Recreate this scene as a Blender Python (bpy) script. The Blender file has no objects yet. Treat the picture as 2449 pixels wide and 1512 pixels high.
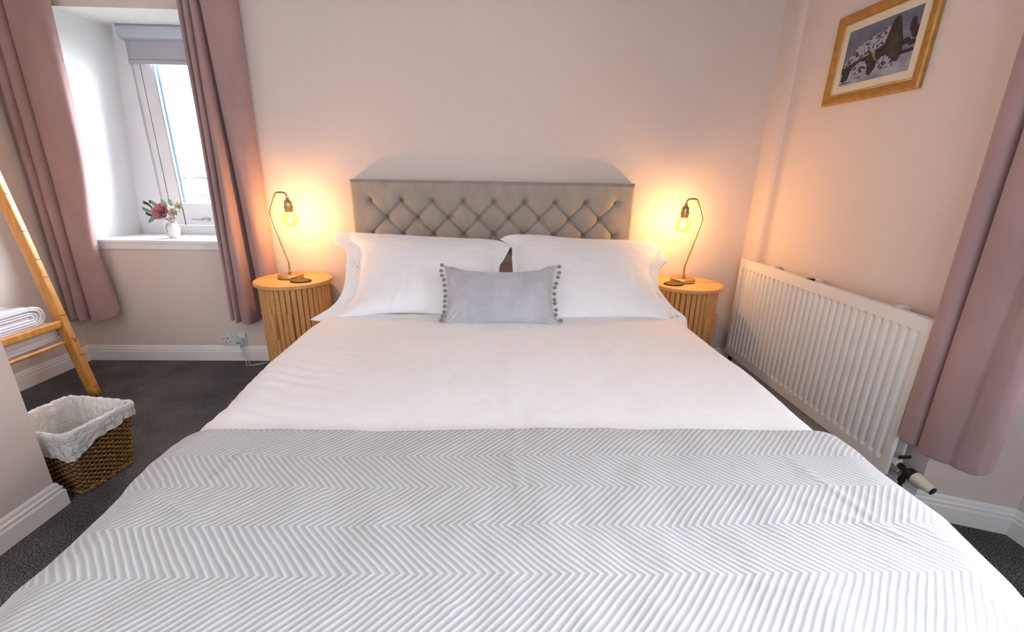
import bpy, bmesh, math, random
from mathutils import Vector, Matrix, noise
R = math.radians
C = bpy.context.scene.collection
scene = bpy.context.scene

# ------------------------------------------------------------------ camera
def make_camera():
    f = 1033.0
    p, y, r = R(17.55), R(1.8052), R(0.978)
    B = Matrix(((1, 0, 0), (0, 0, -1), (0, 1, 0)))
    Ry = Matrix(((math.cos(y), -math.sin(y), 0), (math.sin(y), math.cos(y), 0), (0, 0, 1)))
    Rp = Matrix(((1, 0, 0), (0, math.cos(p), -math.sin(p)), (0, math.sin(p), math.cos(p))))
    Rr = Matrix(((math.cos(r), -math.sin(r), 0), (math.sin(r), math.cos(r), 0), (0, 0, 1)))
    M = Rr @ Rp @ B @ Ry
    right, down, fwd = M[0], M[1], M[2]
    cam = bpy.data.cameras.new('camera')
    o = bpy.data.objects.new('camera', cam)
    C.objects.link(o)
    m = Matrix.Identity(4)
    for i in range(3):
        m[i][0] = right[i]; m[i][1] = -down[i]; m[i][2] = -fwd[i]
    m[0][3], m[1][3], m[2][3] = 0, 0, 1.28
    o.matrix_world = m
    cam.sensor_width = 36
    cam.lens = 36 * f / 2449
    cam.clip_start = 0.02
    scene.camera = o
make_camera()

# ------------------------------------------------------------------ world, exposure
scene.view_settings.view_transform = 'Standard'
scene.view_settings.look = 'None'
scene.view_settings.gamma = 1
scene.view_settings.use_curve_mapping = False
scene.view_settings.exposure = 0.75
W = bpy.data.worlds.new('overcast_sky')
scene.world = W
W.use_nodes = True
bg = W.node_tree.nodes['Background']
bg.inputs[0].default_value = (0.87, 0.925, 1.0, 1)
# hazy bright patch of sky up to the right of the house
_nt = W.node_tree
_tc = _nt.nodes.new('ShaderNodeTexCoord')
_dt = _nt.nodes.new('ShaderNodeVectorMath'); _dt.operation = 'DOT_PRODUCT'
_nt.links.new(_tc.outputs['Generated'], _dt.inputs[0]); _dt.inputs[1].default_value = Vector((.80, .50, .35)).normalized()
_mx = _nt.nodes.new('ShaderNodeMath'); _mx.operation = 'MAXIMUM'; _nt.links.new(_dt.outputs['Value'], _mx.inputs[0]); _mx.inputs[1].default_value = 0
_pw = _nt.nodes.new('ShaderNodeMath'); _pw.operation = 'POWER'; _nt.links.new(_mx.outputs[0], _pw.inputs[0]); _pw.inputs[1].default_value = 11
_ma = _nt.nodes.new('ShaderNodeMath'); _ma.operation = 'MULTIPLY_ADD'; _nt.links.new(_pw.outputs[0], _ma.inputs[0]); _ma.inputs[1].default_value = 100; _ma.inputs[2].default_value = 8.0
_d2 = _nt.nodes.new('ShaderNodeVectorMath'); _d2.operation = 'DOT_PRODUCT'
_nt.links.new(_tc.outputs['Generated'], _d2.inputs[0]); _d2.inputs[1].default_value = Vector((.45, .85, .20)).normalized()
_m2 = _nt.nodes.new('ShaderNodeMath'); _m2.operation = 'MAXIMUM'; _nt.links.new(_d2.outputs['Value'], _m2.inputs[0]); _m2.inputs[1].default_value = 0
_p2 = _nt.nodes.new('ShaderNodeMath'); _p2.operation = 'POWER'; _nt.links.new(_m2.outputs[0], _p2.inputs[0]); _p2.inputs[1].default_value = 4
_a2 = _nt.nodes.new('ShaderNodeMath'); _a2.operation = 'MULTIPLY_ADD'; _nt.links.new(_p2.outputs[0], _a2.inputs[0]); _a2.inputs[1].default_value = 30
_nt.links.new(_ma.outputs[0], _a2.inputs[2]); _nt.links.new(_a2.outputs[0], bg.inputs[1])

def portal(name, loc, rot, sx, sy):
    l = bpy.data.lights.new(name, 'AREA')
    l.shape = 'RECTANGLE'; l.size = sx; l.size_y = sy
    l.cycles.is_portal = True
    o = bpy.data.objects.new(name, l); C.objects.link(o)
    o.location = loc; o.rotation_euler = rot
portal('niche_window_daylight', (-2.05, 3.40, 1.55), (R(-90), 0, 0), 0.95, 1.4)
portal('bay_window_daylight', (2.06, 0.55, 1.50), (0, R(90), 0), 1.30, 0.95)
portal('added_window_fill', (-0.2, -1.72, 1.62), (R(90), 0, 0), 1.60, 0.95)  # portal of the added rear window, daylight fill for the room
LAMP_POWER = 8.2
LAMP_COL = (1.0, 0.57, 0.32)

# ------------------------------------------------------------------ material helpers
def mat(name, col=(.8, .8, .8), rough=.6, metal=0, **kw):
    m = bpy.data.materials.new(name); m.use_nodes = True
    b = m.node_tree.nodes['Principled BSDF']
    b.inputs['Base Color'].default_value = (*col, 1)
    b.inputs['Roughness'].default_value = rough
    b.inputs['Metallic'].default_value = metal
    for k, v in kw.items():
        b.inputs[k.replace('_', ' ')].default_value = v
    return m
def nd(m, t, **kw):
    n = m.node_tree.nodes.new(t)
    for k, v in kw.items():
        if k.startswith('i_'):
            n.inputs[k[2:].replace('_', ' ')].default_value = v
        else:
            setattr(n, k, v)
    return n
def lk(m, a, b): m.node_tree.links.new(a, b)
def bsdf(m): return m.node_tree.nodes['Principled BSDF']
def tex(m, which='Object', scale=(1, 1, 1)):
    t = nd(m, 'ShaderNodeTexCoord'); mp = nd(m, 'ShaderNodeMapping')
    mp.inputs['Scale'].default_value = scale
    lk(m, t.outputs[which], mp.inputs['Vector'])
    return mp.outputs['Vector']
def ramp(m, fac, stops):
    r = nd(m, 'ShaderNodeValToRGB')
    e = r.color_ramp.elements
    while len(e) < len(stops): e.new(0.5)
    for k, (p, c) in enumerate(stops):
        e[k].position = p; e[k].color = (*c, 1)
    lk(m, fac, r.inputs['Fac'])
    return r.outputs['Color']
def bump(m, h, strength, dist):
    b = nd(m, 'ShaderNodeBump'); b.inputs['Strength'].default_value = strength
    b.inputs['Distance'].default_value = dist
    lk(m, h, b.inputs['Height']); lk(m, b.outputs['Normal'], bsdf(m).inputs['Normal'])
    return b
def noisy(name, c1, c2, scale, rough=.7, bstr=.3, bdist=.001, detail=3, stretch=(1, 1, 1), lo=.35, hi=.65, **kw):
    m = mat(name, c1, rough, **kw)
    v = tex(m, 'Object', stretch)
    n = nd(m, 'ShaderNodeTexNoise', i_Scale=scale, i_Detail=detail)
    lk(m, v, n.inputs['Vector'])
    lk(m, ramp(m, n.outputs['Fac'], [(lo, c1), (hi, c2)]), bsdf(m).inputs['Base Color'])
    if bstr: bump(m, n.outputs['Fac'], bstr, bdist)
    return m

M = {}
M['wall'] = noisy('wall_paint', (.655, .568, .522), (.670, .582, .535), 60, .9, .25, .0006, 4)
M['white'] = noisy('white_gloss_paint', (.78, .775, .77), (.80, .795, .79), 30, .35, .08, .0004)
M['reveal'] = noisy('reveal_paint', (.76, .76, .765), (.78, .78, .785), 50, .85, .2, .0006)
M['upvc'] = mat('white_window_plastic', (.80, .82, .85), .3)
M['linen'] = noisy('white_cotton', (.84, .835, .835), (.86, .855, .855), 25, .85, .25, .002, 4, Sheen_Weight=.15)
M['pillow'] = noisy('white_pillowcase_cotton', (.84, .84, .855), (.86, .86, .875), 18, .8, .3, .003, 4, Sheen_Weight=.15)
M['towel'] = noisy('white_towelling', (.66, .67, .76), (.78, .79, .85), 260, .95, .8, .002, 2)
M['oak'] = noisy('light_oak', (.50, .255, .085), (.64, .355, .14), 14, .5, .15, .0004, 5, (9, 9, .7), .3, .7)
M['oak_top'] = noisy('light_oak_top', (.56, .30, .105), (.66, .375, .15), 10, .45, .1, .0003, 5, (.8, 9, 9), .3, .7)
M['gap'] = mat('slat_shadow_gap', (.20, .085, .025), .8)
M['bamboo'] = noisy('honey_bamboo', (.48, .215, .045), (.68, .34, .085), 7, .4, .1, .0005, 4, (6, 6, 1), .3, .7)
M['knot'] = mat('bamboo_node', (.22, .08, .018), .5)
M['brass'] = noisy('antique_brass', (.42, .27, .13), (.52, .35, .18), 40, .32, .05, .0002, metal=.9)
M['darkbrown'] = noisy('dark_leather', (.035, .020, .013), (.05, .03, .02), 200, .6, .4, .0004)
M['black'] = mat('black_metal', (.012, .011, .012), .4)
M['bronze'] = mat('dark_bronze', (.05, .032, .018), .35, .6)
M['rad'] = noisy('radiator_enamel', (.74, .725, .70), (.75, .735, .71), 30, .38, .04, .0003)
M['cream'] = mat('cream_plastic', (.66, .62, .50), .4)
M['plastic'] = mat('white_plastic', (.62, .64, .66), .35)
M['dark'] = mat('dark_slot', (.02, .015, .015), .7)
M['green'] = mat('green_sticker', (.04, .45, .28), .5)
M['cable'] = mat('white_cable', (.55, .53, .50), .45)
M['clear_cable'] = mat('grey_cable', (.20, .17, .15), .35)
M['chrome'] = mat('chrome', (.35, .37, .42), .2, 1.0)
M['blind'] = noisy('grey_blind_fabric', (.42, .43, .48), (.46, .47, .52), 300, .85, .3, .0004)
M['cassette'] = mat('grey_blind_box', (.46, .52, .57), .5)
M['mount'] = noisy('cream_mount', (.62, .57, .44), (.64, .59, .46), 200, .9, .1, .0002)
M['gold'] = noisy('gilded_wood', (.36, .17, .035), (.50, .26, .06), 12, .38, .2, .0005, 5, (3, 3, 3), .3, .7, metal=.35)
M['goldedge'] = mat('gilt_edge', (.20, .08, .02), .45)
M['stone'] = noisy('rubble_stone', (.55, .53, .50), (.68, .67, .64), 6, .9, .5, .01, 4)
M['soil'] = noisy('outside_grass', (.20, .30, .12), (.30, .38, .18), 8, .95, .5, .02)

def velvet(name, c1, c2, sc=9, sheen=.6, rough=.8):
    m = noisy(name, c1, c2, sc, rough, .15, .001, 5, (1, 1, .45), .35, .68, Sheen_Weight=sheen)
    bsdf(m).inputs['Sheen Roughness'].default_value = .4
    return m
M['curtain'] = velvet('dusty_pink_velvet', (.31, .200, .198), (.37, .242, .236), 7, .35)
M['headboard'] = velvet('grey_velvet_upholstery', (.285, .25, .215), (.335, .298, .26), 14, .35, .62)
M['button'] = mat('grey_velvet_button', (.19, .155, .13), .7)
M['cushion'] = velvet('silver_grey_velvet', (.42, .415, .455), (.50, .495, .54), 11, .5)
M['pompom'] = noisy('grey_pompom', (.19, .19, .185), (.32, .32, .31), 400, .95, 1, .002)

# carpet
m = mat('dark_grey_carpet', (.05, .05, .055), .97); M['carpet'] = m
v = tex(m)
n1 = nd(m, 'ShaderNodeTexNoise', i_Scale=230.0, i_Detail=2.0); lk(m, v, n1.inputs['Vector'])
n2 = nd(m, 'ShaderNodeTexNoise', i_Scale=4.0, i_Detail=3.0); lk(m, v, n2.inputs['Vector'])
a1 = nd(m, 'ShaderNodeMath', operation='MULTIPLY_ADD'); lk(m, n2.outputs['Fac'], a1.inputs[0]); a1.inputs[1].default_value = .22
lk(m, n1.outputs['Fac'], a1.inputs[2])
lk(m, ramp(m, a1.outputs[0], [(.42, (.009, .009, .013)), (.58, (.048, .048, .056)), (.74, (.25, .24, .245))]), bsdf(m).inputs['Base Color'])
bump(m, n1.outputs['Fac'], 1.0, .012)

# herringbone throw: pattern on the cloth's own UVs (metres across, metres along)
m = mat('herringbone_weave', (.6, .6, .62), .92, Sheen_Weight=.2); M['throw'] = m
uv = nd(m, 'ShaderNodeUVMap')
sp = nd(m, 'ShaderNodeSeparateXYZ'); lk(m, uv.outputs[0], sp.inputs[0])
dn = nd(m, 'ShaderNodeTexNoise', i_Scale=9.0, i_Detail=2.0); lk(m, uv.outputs[0], dn.inputs['Vector'])
dm = nd(m, 'ShaderNodeMath', operation='MULTIPLY_ADD'); lk(m, dn.outputs['Fac'], dm.inputs[0]); dm.inputs[1].default_value = .012
dm.inputs[2].default_value = -.930 - .006 + .114 * 20
va = nd(m, 'ShaderNodeMath', operation='ADD'); lk(m, sp.outputs['Y'], va.inputs[0]); lk(m, dm.outputs[0], va.inputs[1])
pp = nd(m, 'ShaderNodeMath', operation='PINGPONG'); lk(m, va.outputs[0], pp.inputs[0]); pp.inputs[1].default_value = .114
su = nd(m, 'ShaderNodeMath', operation='SUBTRACT'); lk(m, sp.outputs['X'], su.inputs[0]); lk(m, pp.outputs[0], su.inputs[1])
ml = nd(m, 'ShaderNodeMath', operation='MULTIPLY'); lk(m, su.outputs[0], ml.inputs[0]); ml.inputs[1].default_value = 2 * math.pi / .0167
sn = nd(m, 'ShaderNodeMath', operation='SINE'); lk(m, ml.outputs[0], sn.inputs[0])
fz = nd(m, 'ShaderNodeTexNoise', i_Scale=420.0, i_Detail=2.0); lk(m, uv.outputs[0], fz.inputs['Vector'])
mx = nd(m, 'ShaderNodeMath', operation='MULTIPLY_ADD'); lk(m, sn.outputs[0], mx.inputs[0]); mx.inputs[1].default_value = .38
ad = nd(m, 'ShaderNodeMath', operation='MULTIPLY_ADD'); lk(m, fz.outputs['Fac'], ad.inputs[0]); ad.inputs[1].default_value = .35; ad.inputs[2].default_value = .325
lk(m, ad.outputs[0], mx.inputs[2])
lk(m, ramp(m, mx.outputs[0], [(.15, (.37, .365, .365)), (.58, (.42, .415, .415)), (.88, (.57, .565, .56))]), bsdf(m).inputs['Base Color'])
bump(m, mx.outputs[0], .45, .0025)

# clear things
def glassy(name, tint, gloss=.08, rough=.02, emit=None, es=0):
    m = bpy.data.materials.new(name); m.use_nodes = True
    nt = m.node_tree; nt.nodes.remove(nt.nodes['Principled BSDF'])
    out = nt.nodes['Material Output']
    t = nd(m, 'ShaderNodeBsdfTransparent'); t.inputs[0].default_value = (*tint, 1)
    g = nd(m, 'ShaderNodeBsdfGlossy'); g.inputs['Roughness'].default_value = rough
    fr = nd(m, 'ShaderNodeLayerWeight'); fr.inputs['Blend'].default_value = .35
    mu = nd(m, 'ShaderNodeMath', operation='MULTIPLY_ADD'); lk(m, fr.outputs['Fresnel'], mu.inputs[0]); mu.inputs[1].default_value = .5; mu.inputs[2].default_value = gloss * .3
    mx = nd(m, 'ShaderNodeMixShader'); lk(m, mu.outputs[0], mx.inputs[0])
    lk(m, t.outputs[0], mx.inputs[1]); lk(m, g.outputs[0], mx.inputs[2])
    last = mx.outputs[0]
    if emit:
        e = nd(m, 'ShaderNodeEmission'); e.inputs[0].default_value = (*emit, 1); e.inputs[1].default_value = es
        ad = nd(m, 'ShaderNodeAddShader'); lk(m, last, ad.inputs[0]); lk(m, e.outputs[0], ad.inputs[1]); last = ad.outputs[0]
    lk(m, last, out.inputs['Surface'])
    return m
M['glass'] = glassy('window_glass', (.97, .985, 1.0), .05)
M['bulbglass'] = glassy('amber_bulb_glass', (1.0, .86, .52), .05, .02, (1.0, .60, .16), .30)
M['seal'] = mat('blue_tinted_spacer', (.16, .32, .62), .35)
def emitter(name, col, s):
    m = bpy.data.materials.new(name); m.use_nodes = True
    nt = m.node_tree; nt.nodes.remove(nt.nodes['Principled BSDF'])
    e = nd(m, 'ShaderNodeEmission'); e.inputs[0].default_value = (*col, 1); e.inputs[1].default_value = s
    lk(m, e.outputs[0], nt.nodes['Material Output'].inputs['Surface'])
    return m
M['filament'] = emitter('glowing_filament', (1.0, .62, .22), 26)
# thin plastic bin liner
m = mat('bin_liner_film', (.70, .69, .66), .24, Transmission_Weight=.0); M['liner'] = m
bsdf(m).inputs['Alpha'].default_value = 1
v = tex(m); w_ = nd(m, 'ShaderNodeTexNoise', i_Scale=38.0, i_Detail=5.0, i_Distortion=1.2); lk(m, v, w_.inputs['Vector'])
bump(m, w_.outputs['Fac'], .8, .018)
# wicker
m = mat('wicker', (.3, .16, .06), .5); M['wicker'] = m
v = tex(m); w_ = nd(m, 'ShaderNodeTexNoise', i_Scale=90.0, i_Detail=3.0); lk(m, v, w_.inputs['Vector'])
lk(m, ramp(m, w_.outputs['Fac'], [(.3, (.10, .042, .010)), (.5, (.25, .12, .028)), (.72, (.44, .24, .065))]), bsdf(m).inputs['Base Color'])
M['wicker_dark'] = mat('dark_wicker_core', (.035, .016, .006), .8)

# ------------------------------------------------------------------ mesh helpers
def obj(name, bm, m, parent=None, smooth=False, loc=None):
    me = bpy.data.meshes.new(name)
    bmesh.ops.recalc_face_normals(bm, faces=bm.faces[:])
    bm.to_mesh(me); bm.free()
    mats = m if isinstance(m, (list, tuple)) else [m]
    for x in mats: me.materials.append(M[x] if isinstance(x, str) else x)
    if smooth:
        for p in me.polygons: p.use_smooth = True
        if smooth != 'all':
            me.set_sharp_from_angle(angle=R(40))
    o = bpy.data.objects.new(name, me); C.objects.link(o)
    if parent: o.parent = parent
    if loc: o.location = loc
    return o
def tag(o, label, cat, group=None, kind=None):
    o['label'] = label; o['category'] = cat
    if group: o['group'] = group
    if kind: o['kind'] = kind
    return o
def thing(name, label, cat, loc=(0, 0, 0), rz=0, group=None):
    o = bpy.data.objects.new(name, None); C.objects.link(o)
    o.empty_display_size = .05
    o.location = loc; o.rotation_euler = (0, 0, rz)
    return tag(o, label, cat, group)
def struct(name, bm, m, label=None, smooth=False, parent=None):
    o = obj(name, bm, m, parent, smooth)
    o['kind'] = 'structure'
    if label and not parent: o['label'] = label
    return o
def add_box(bm, x0, x1, y0, y1, z0, z1, bev=0, seg=2, mi=0):
    vs = [bm.verts.new(p) for p in ((x0, y0, z0), (x1, y0, z0), (x1, y1, z0), (x0, y1, z0), (x0, y0, z1), (x1, y0, z1), (x1, y1, z1), (x0, y1, z1))]
    fs = [bm.faces.new([vs[i] for i in q]) for q in ((0, 3, 2, 1), (4, 5, 6, 7), (0, 1, 5, 4), (1, 2, 6, 5), (2, 3, 7, 6), (3, 0, 4, 7))]
    for f in fs: f.material_index = mi
    if bev:
        es = list({e for f in fs for e in f.edges})
        r = bmesh.ops.bevel(bm, geom=es, offset=bev, segments=seg, affect='EDGES', profile=.6)
        for f in r['faces']: f.material_index = mi
    return vs
def box(x0, x1, y0, y1, z0, z1, bev=0, seg=2):
    bm = bmesh.new(); add_box(bm, x0, x1, y0, y1, z0, z1, bev, seg); return bm
def add_prism(bm, pts, h0, h1, axis=2, mi=0):
    def mk(p, h):
        if axis == 2: return (p[0], p[1], h)
        if axis == 0: return (h, p[0], p[1])
        return (p[0], h, p[1])
    a = [bm.verts.new(mk(p, h0)) for p in pts]; b = [bm.verts.new(mk(p, h1)) for p in pts]
    n = len(pts)
    fs = [bm.faces.new(a[::-1]), bm.faces.new(b)]
    for i in range(n): fs.append(bm.faces.new((a[i], a[(i + 1) % n], b[(i + 1) % n], b[i])))
    for f in fs: f.material_index = mi
def add_hexa(bm, low, high):
    a = [bm.verts.new(p) for p in low]; b = [bm.verts.new(p) for p in high]; n = len(a)
    bm.faces.new(a[::-1]); bm.faces.new(b)
    for i in range(n): bm.faces.new((a[i], a[(i + 1) % n], b[(i + 1) % n], b[i]))
def catmull(pts, n):
    P = [Vector(p) for p in pts]
    P = [P[0] * 2 - P[1]] + P + [P[-1] * 2 - P[-2]]
    out = []
    segs = len(P) - 3
    for i in range(n):
        t = i / (n - 1) * segs; k = min(int(t), segs - 1); t -= k
        a, b, c, d = P[k:k + 4]
        out.append(0.5 * ((2 * b) + (c - a) * t + (2 * a - 5 * b + 4 * c - d) * t * t + (3 * b - a - 3 * c + d) * t ** 3))
    return out
def add_tube(bm, pts, rad, seg=12, cap=True, mi=0):
    P = [Vector(p) for p in pts]
    rads = rad if isinstance(rad, (list, tuple)) else [rad] * len(P)
    rings = []; up = None
    for i, p in enumerate(P):
        t = (P[min(i + 1, len(P) - 1)] - P[max(i - 1, 0)]).normalized()
        if up is None:
            up = Vector((0, 0, 1)) if abs(t.z) < .9 else Vector((1, 0, 0))
        a = t.cross(up).normalized(); up = a.cross(t).normalized()
        rings.append([bm.verts.new(p + (a * math.cos(2 * math.pi * k / seg) + up * math.sin(2 * math.pi * k / seg)) * rads[i]) for k in range(seg)])
    for i in range(len(P) - 1):
        for k in range(seg):
            f = bm.faces.new((rings[i][k], rings[i][(k + 1) % seg], rings[i + 1][(k + 1) % seg], rings[i + 1][k])); f.material_index = mi
    if cap:
        bm.faces.new(rings[0][::-1]).material_index = mi; bm.faces.new(rings[-1]).material_index = mi
def add_lathe(bm, prof, c=(0, 0, 0), seg=32, axis=Vector((0, 0, 1)), mi=0):
    axis = Vector(axis).normalized(); q = Vector((0, 0, 1)).rotation_difference(axis); c = Vector(c)
    rings = []
    for r, h in prof:
        if r < 1e-6: rings.append([bm.verts.new(c + q @ Vector((0, 0, h)))])
        else: rings.append([bm.verts.new(c + q @ Vector((r * math.cos(2 * math.pi * k / seg), r * math.sin(2 * math.pi * k / seg), h))) for k in range(seg)])
    for i in range(len(rings) - 1):
        A, B = rings[i], rings[i + 1]
        for k in range(seg):
            k2 = (k + 1) % seg
            if len(A) == 1 and len(B) == 1: continue
            if len(A) == 1: f = bm.faces.new((A[0], B[k2], B[k]))
            elif len(B) == 1: f = bm.faces.new((A[k], A[k2], B[0]))
            else: f = bm.faces.new((A[k], A[k2], B[k2], B[k]))
            f.material_index = mi
def add_grid(bm, rows, uvs=None, mi=0):
    V = [[bm.verts.new(p) for p in r] for r in rows]
    L = bm.loops.layers.uv.verify() if uvs else None
    for i in range(len(V) - 1):
        for j in range(len(V[0]) - 1):
            f = bm.faces.new((V[i][j], V[i][j + 1], V[i + 1][j + 1], V[i + 1][j])); f.material_index = mi
            if uvs:
                for lp, (a, b) in zip(f.loops, ((i, j), (i, j + 1), (i + 1, j + 1), (i + 1, j))): lp[L].uv = uvs[a][b]
    return V
def solid(o, t, off=0):
    s = o.modifiers.new('thickness', 'SOLIDIFY'); s.thickness = t; s.offset = off
def interp(tab, x):
    if x <= tab[0][0]: return tab[0][1]
    for (a, b), (c, d) in zip(tab, tab[1:]):
        if x <= c:
            t = (x - a) / (c - a); t = t * t * (3 - 2 * t) if False else t
            return b + (d - b) * t
    return tab[-1][1]
def fbm(x, y, z=0, s=1.0): return noise.fractal(Vector((x * s, y * s, z * s)), .6, 2.0, 4)

# ------------------------------------------------------------------ the room
D = 2.946; XR = 1.700; XL = -2.925; CEIL = 2.42; YB = -1.70; XB = 1.985
floor = struct('floor', box(XL - .3, XB + .3, YB - .3, D + .05, -.12, 0), 'carpet', 'dark grey fleck carpet')
struct('ceiling', box(XL - .3, XB + .3, YB - .3, D + .5, CEIL, CEIL + .12), 'white', 'white ceiling')

# back wall with a deep splayed window niche on the left
bm = bmesh.new()
NZ = 2.18; SZ = .835; NR = -1.62
# left of the niche: splayed, slightly leaning reveal
add_hexa(bm, [(XL - .3, D, SZ - .04), (-2.74, D, SZ - .04), (-2.60, 3.50, SZ - .04), (XL - .3, 3.50, SZ - .04)],
         [(XL - .3, D, NZ), (-2.63, D, NZ), (-2.47, 3.50, NZ), (XL - .3, 3.50, NZ)])
add_box(bm, NR, XR + .3, D, 3.50, -.05, NZ)
add_box(bm, XL - .3, XR + .3, D, 3.50, NZ, CEIL + .05)
add_box(bm, XL - .3, NR, D, 3.50, -.05, SZ - .04)
bmesh.ops.recalc_face_normals(bm, faces=bm.faces[:])
for f_ in bm.faces:
    c_ = f_.calc_center_median()
    if (f_.normal.x > .5 and c_.x < -2.4 and c_.x > -2.8) or (f_.normal.z < -.5 and abs(c_.z - NZ) < .01): f_.material_index = 1
struct('wall_back', bm, ['wall', 'reveal'], 'pale painted wall behind the headboard')

struct('wall_left', box(XL - .3, XL, 1.47, D, -.05, CEIL + .05), 'wall', 'pale wall behind the ladder')
# nib wall, near left
bm = bmesh.new(); add_box(bm, XL - .3, -1.750, YB - .3, 1.470, -.05, CEIL + .05)
struct('wall_nib', bm, 'wall', 'near grey wall end on the left')
# right wall (with a shallow pipe boxing in the far corner), splayed return and bay wall with its window
bm = bmesh.new()
add_prism(bm, [(XR, 1.41), (XR, D), (XR + .6, D), (XR + .6, 1.30), (XB, 1.30)], -.05, CEIL + .05)
struct('wall_right', bm, 'wall', 'warm-lit wall behind the radiator')
bm = bmesh.new(); add_prism(bm, [(XR + .01, 2.752), (XR, 2.760), (XR - .008, 2.772), (XR - .014, 2.792), (XR - .016, 2.82), (XR - .016, D), (XR + .01, D)], .0, CEIL)
struct('trim_1', bm, 'wall', 'plastered pipe boxing in the far right corner', True)
bm = bmesh.new()
add_box(bm, XB, XB + .3, 1.00, 1.31, -.05, CEIL + .05)
add_box(bm, XB, XB + .3, YB - .3, .10, -.05, CEIL + .05)
add_box(bm, XB, XB + .3, .10, 1.00, -.05, .85)
add_box(bm, XB, XB + .3, .10, 1.00, 2.15, CEIL + .05)
struct('wall_bay', bm, 'wall', 'wall below the right-hand window')
bm = bmesh.new()
add_box(bm, XL - .3, -1.0, YB - .3, YB, -.05, CEIL + .05)
add_box(bm, .6, XB + .3, YB - .3, YB, -.05, CEIL + .05)
add_box(bm, -1.0, .6, YB - .3, YB, -.05, 1.15)
add_box(bm, -1.0, .6, YB - .3, YB, 2.10, CEIL + .05)
struct('wall_rear', bm, 'wall', 'wall behind the camera')

# skirting boards
PROF = [(0, 0), (.019, 0), (.019, .066), (.017, .070), (.013, .072), (.013, .078), (.016, .081), (.0155, .086), (.009, .091), (.009, .099), (.006, .106), (0, .110)]
def skirting(name, pts, label):
    """pts: plan polyline with the room on its right-hand side"""
    bm = bmesh.new(); n = len(pts); rings = []
    P = [Vector((p[0], p[1])) for p in pts]
    for i in range(n):
        d0 = (P[i] - P[i - 1]).normalized() if i else None
        d1 = (P[i + 1] - P[i]).normalized() if i < n - 1 else None
        if d0 is None: d0 = d1
        if d1 is None: d1 = d0
        n0 = Vector((d0.y, -d0.x)); n1 = Vector((d1.y, -d1.x))
        mid = (n0 + n1).normalized(); k = 1 / max(.3, mid.dot(n0))
        rings.append([bm.verts.new((P[i].x + mid.x * k * d, P[i].y + mid.y * k * d, z)) for d, z in PROF])
    for i in range(n - 1):
        for k in range(len(PROF) - 1):
            bm.faces.new((rings[i][k], rings[i + 1][k], rings[i + 1][k + 1], rings[i][k + 1]))
    bm.faces.new(rings[0]); bm.faces.new(rings[-1][::-1])
    return struct(name, bm, 'white', label)
skirting('baseboard_back', [(XL, D), (XR - .016, D)], 'white moulded skirting along the back wall')
skirting('baseboard_left', [(XL, 1.47), (XL, D)], 'white moulded skirting behind the ladder')
skirting('baseboard_nib', [(-1.750, YB), (-1.750, 1.470), (XL, 1.470)], 'white moulded skirting round the near wall end')
skirting('baseboard_right', [(XR, D), (XR, 1.41), (XB, 1.30), (XB, -.8)], 'white moulded skirting under the radiator and round the bay')

# window in the niche
wn = bpy.data.objects.new('window_1', None); C.objects.link(wn); wn['kind'] = 'structure'; wn['label'] = 'white casement window in the left niche'
wx0, wx1, wz0, wz1, wy = -2.475, -1.62, .858, 2.185, 3.30
bm = bmesh.new()
for a in ((wx0 - .16, wx0 + .075, wz0 - .05, wz1), (wx1 - .07, wx1 + .1, wz0, wz1), (wx0, wx1, wz0 - .05, wz0 + .06), (wx0, wx1, wz1 - .05, wz1 + .05)):
    add_box(bm, a[0], a[1], wy, wy + .08, a[2], a[3])
add_box(bm, wx0, wx0 + .03, wy - .012, wy, wz0, wz1 - .0, .004)
struct('window_frame', bm, 'upvc', parent=wn)
bm = bmesh.new()
sx0, sx1, sz0, sz1 = wx0 + .088, wx1 - .075, wz0 + .065, wz1 - .06
for a in ((sx0, sx0 + .085, sz0, sz1), (sx1 - .085, sx1, sz0, sz1), (sx0 + .08, sx1 - .08, sz0, sz0 + .155), (sx0 + .08, sx1 - .08, sz1 - .08, sz1)):
    add_box(bm, a[0], a[1], wy - .012, wy + .06, a[2], a[3], .006)
struct('sash', bm, 'upvc', parent=wn, smooth=True)
bm = bmesh.new(); gz0 = sz0 + .155
for a in ((sx0 + .085, sx0 + .098, gz0, sz1 - .08), (sx1 - .097, sx1 - .085, gz0, sz1 - .08)):
    add_box(bm, a[0], a[1], wy + .015, wy + .03, a[2], a[3])
struct('glazing_seal', bm, 'seal', parent=wn)
struct('pane', box(sx0 + .08, sx1 - .08, wy + .020, wy + .024, gz0 - .005, sz1 - .075), 'glass', parent=wn)
bm = bmesh.new(); add_box(bm, sx0 + .083, sx0 + .087, wy - .0135, wy - .010, sz0, sz1)
add_box(bm, sx0 - .006, sx0 - .001, wy - .006, wy + .02, sz0, sz1)
struct('frame_gasket', bm, 'black', parent=wn)
bm = bmesh.new(); add_box(bm, -2.17, -2.125, wy - .032, wy - .012, .962, .976, .004); add_box(bm, -2.24, -2.12, wy - .040, wy - .032, .960, .968, .002)
add_lathe(bm, [(.0, .0), (.009, .0), (.009, .016), (.0, .016)], (-2.122, wy - .040, .965), 12, (1, 0, 0))
struct('window_stay', bm, 'chrome', parent=wn)
bm = bmesh.new(); add_box(bm, -2.76, -1.60, D - .022, wy + .01, .838, .859, .005); add_box(bm, -2.76, -1.60, D - .010, D + .01, .797, .838, .002)
struct('window_sill', bm, 'white', parent=wn, smooth=True)
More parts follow.
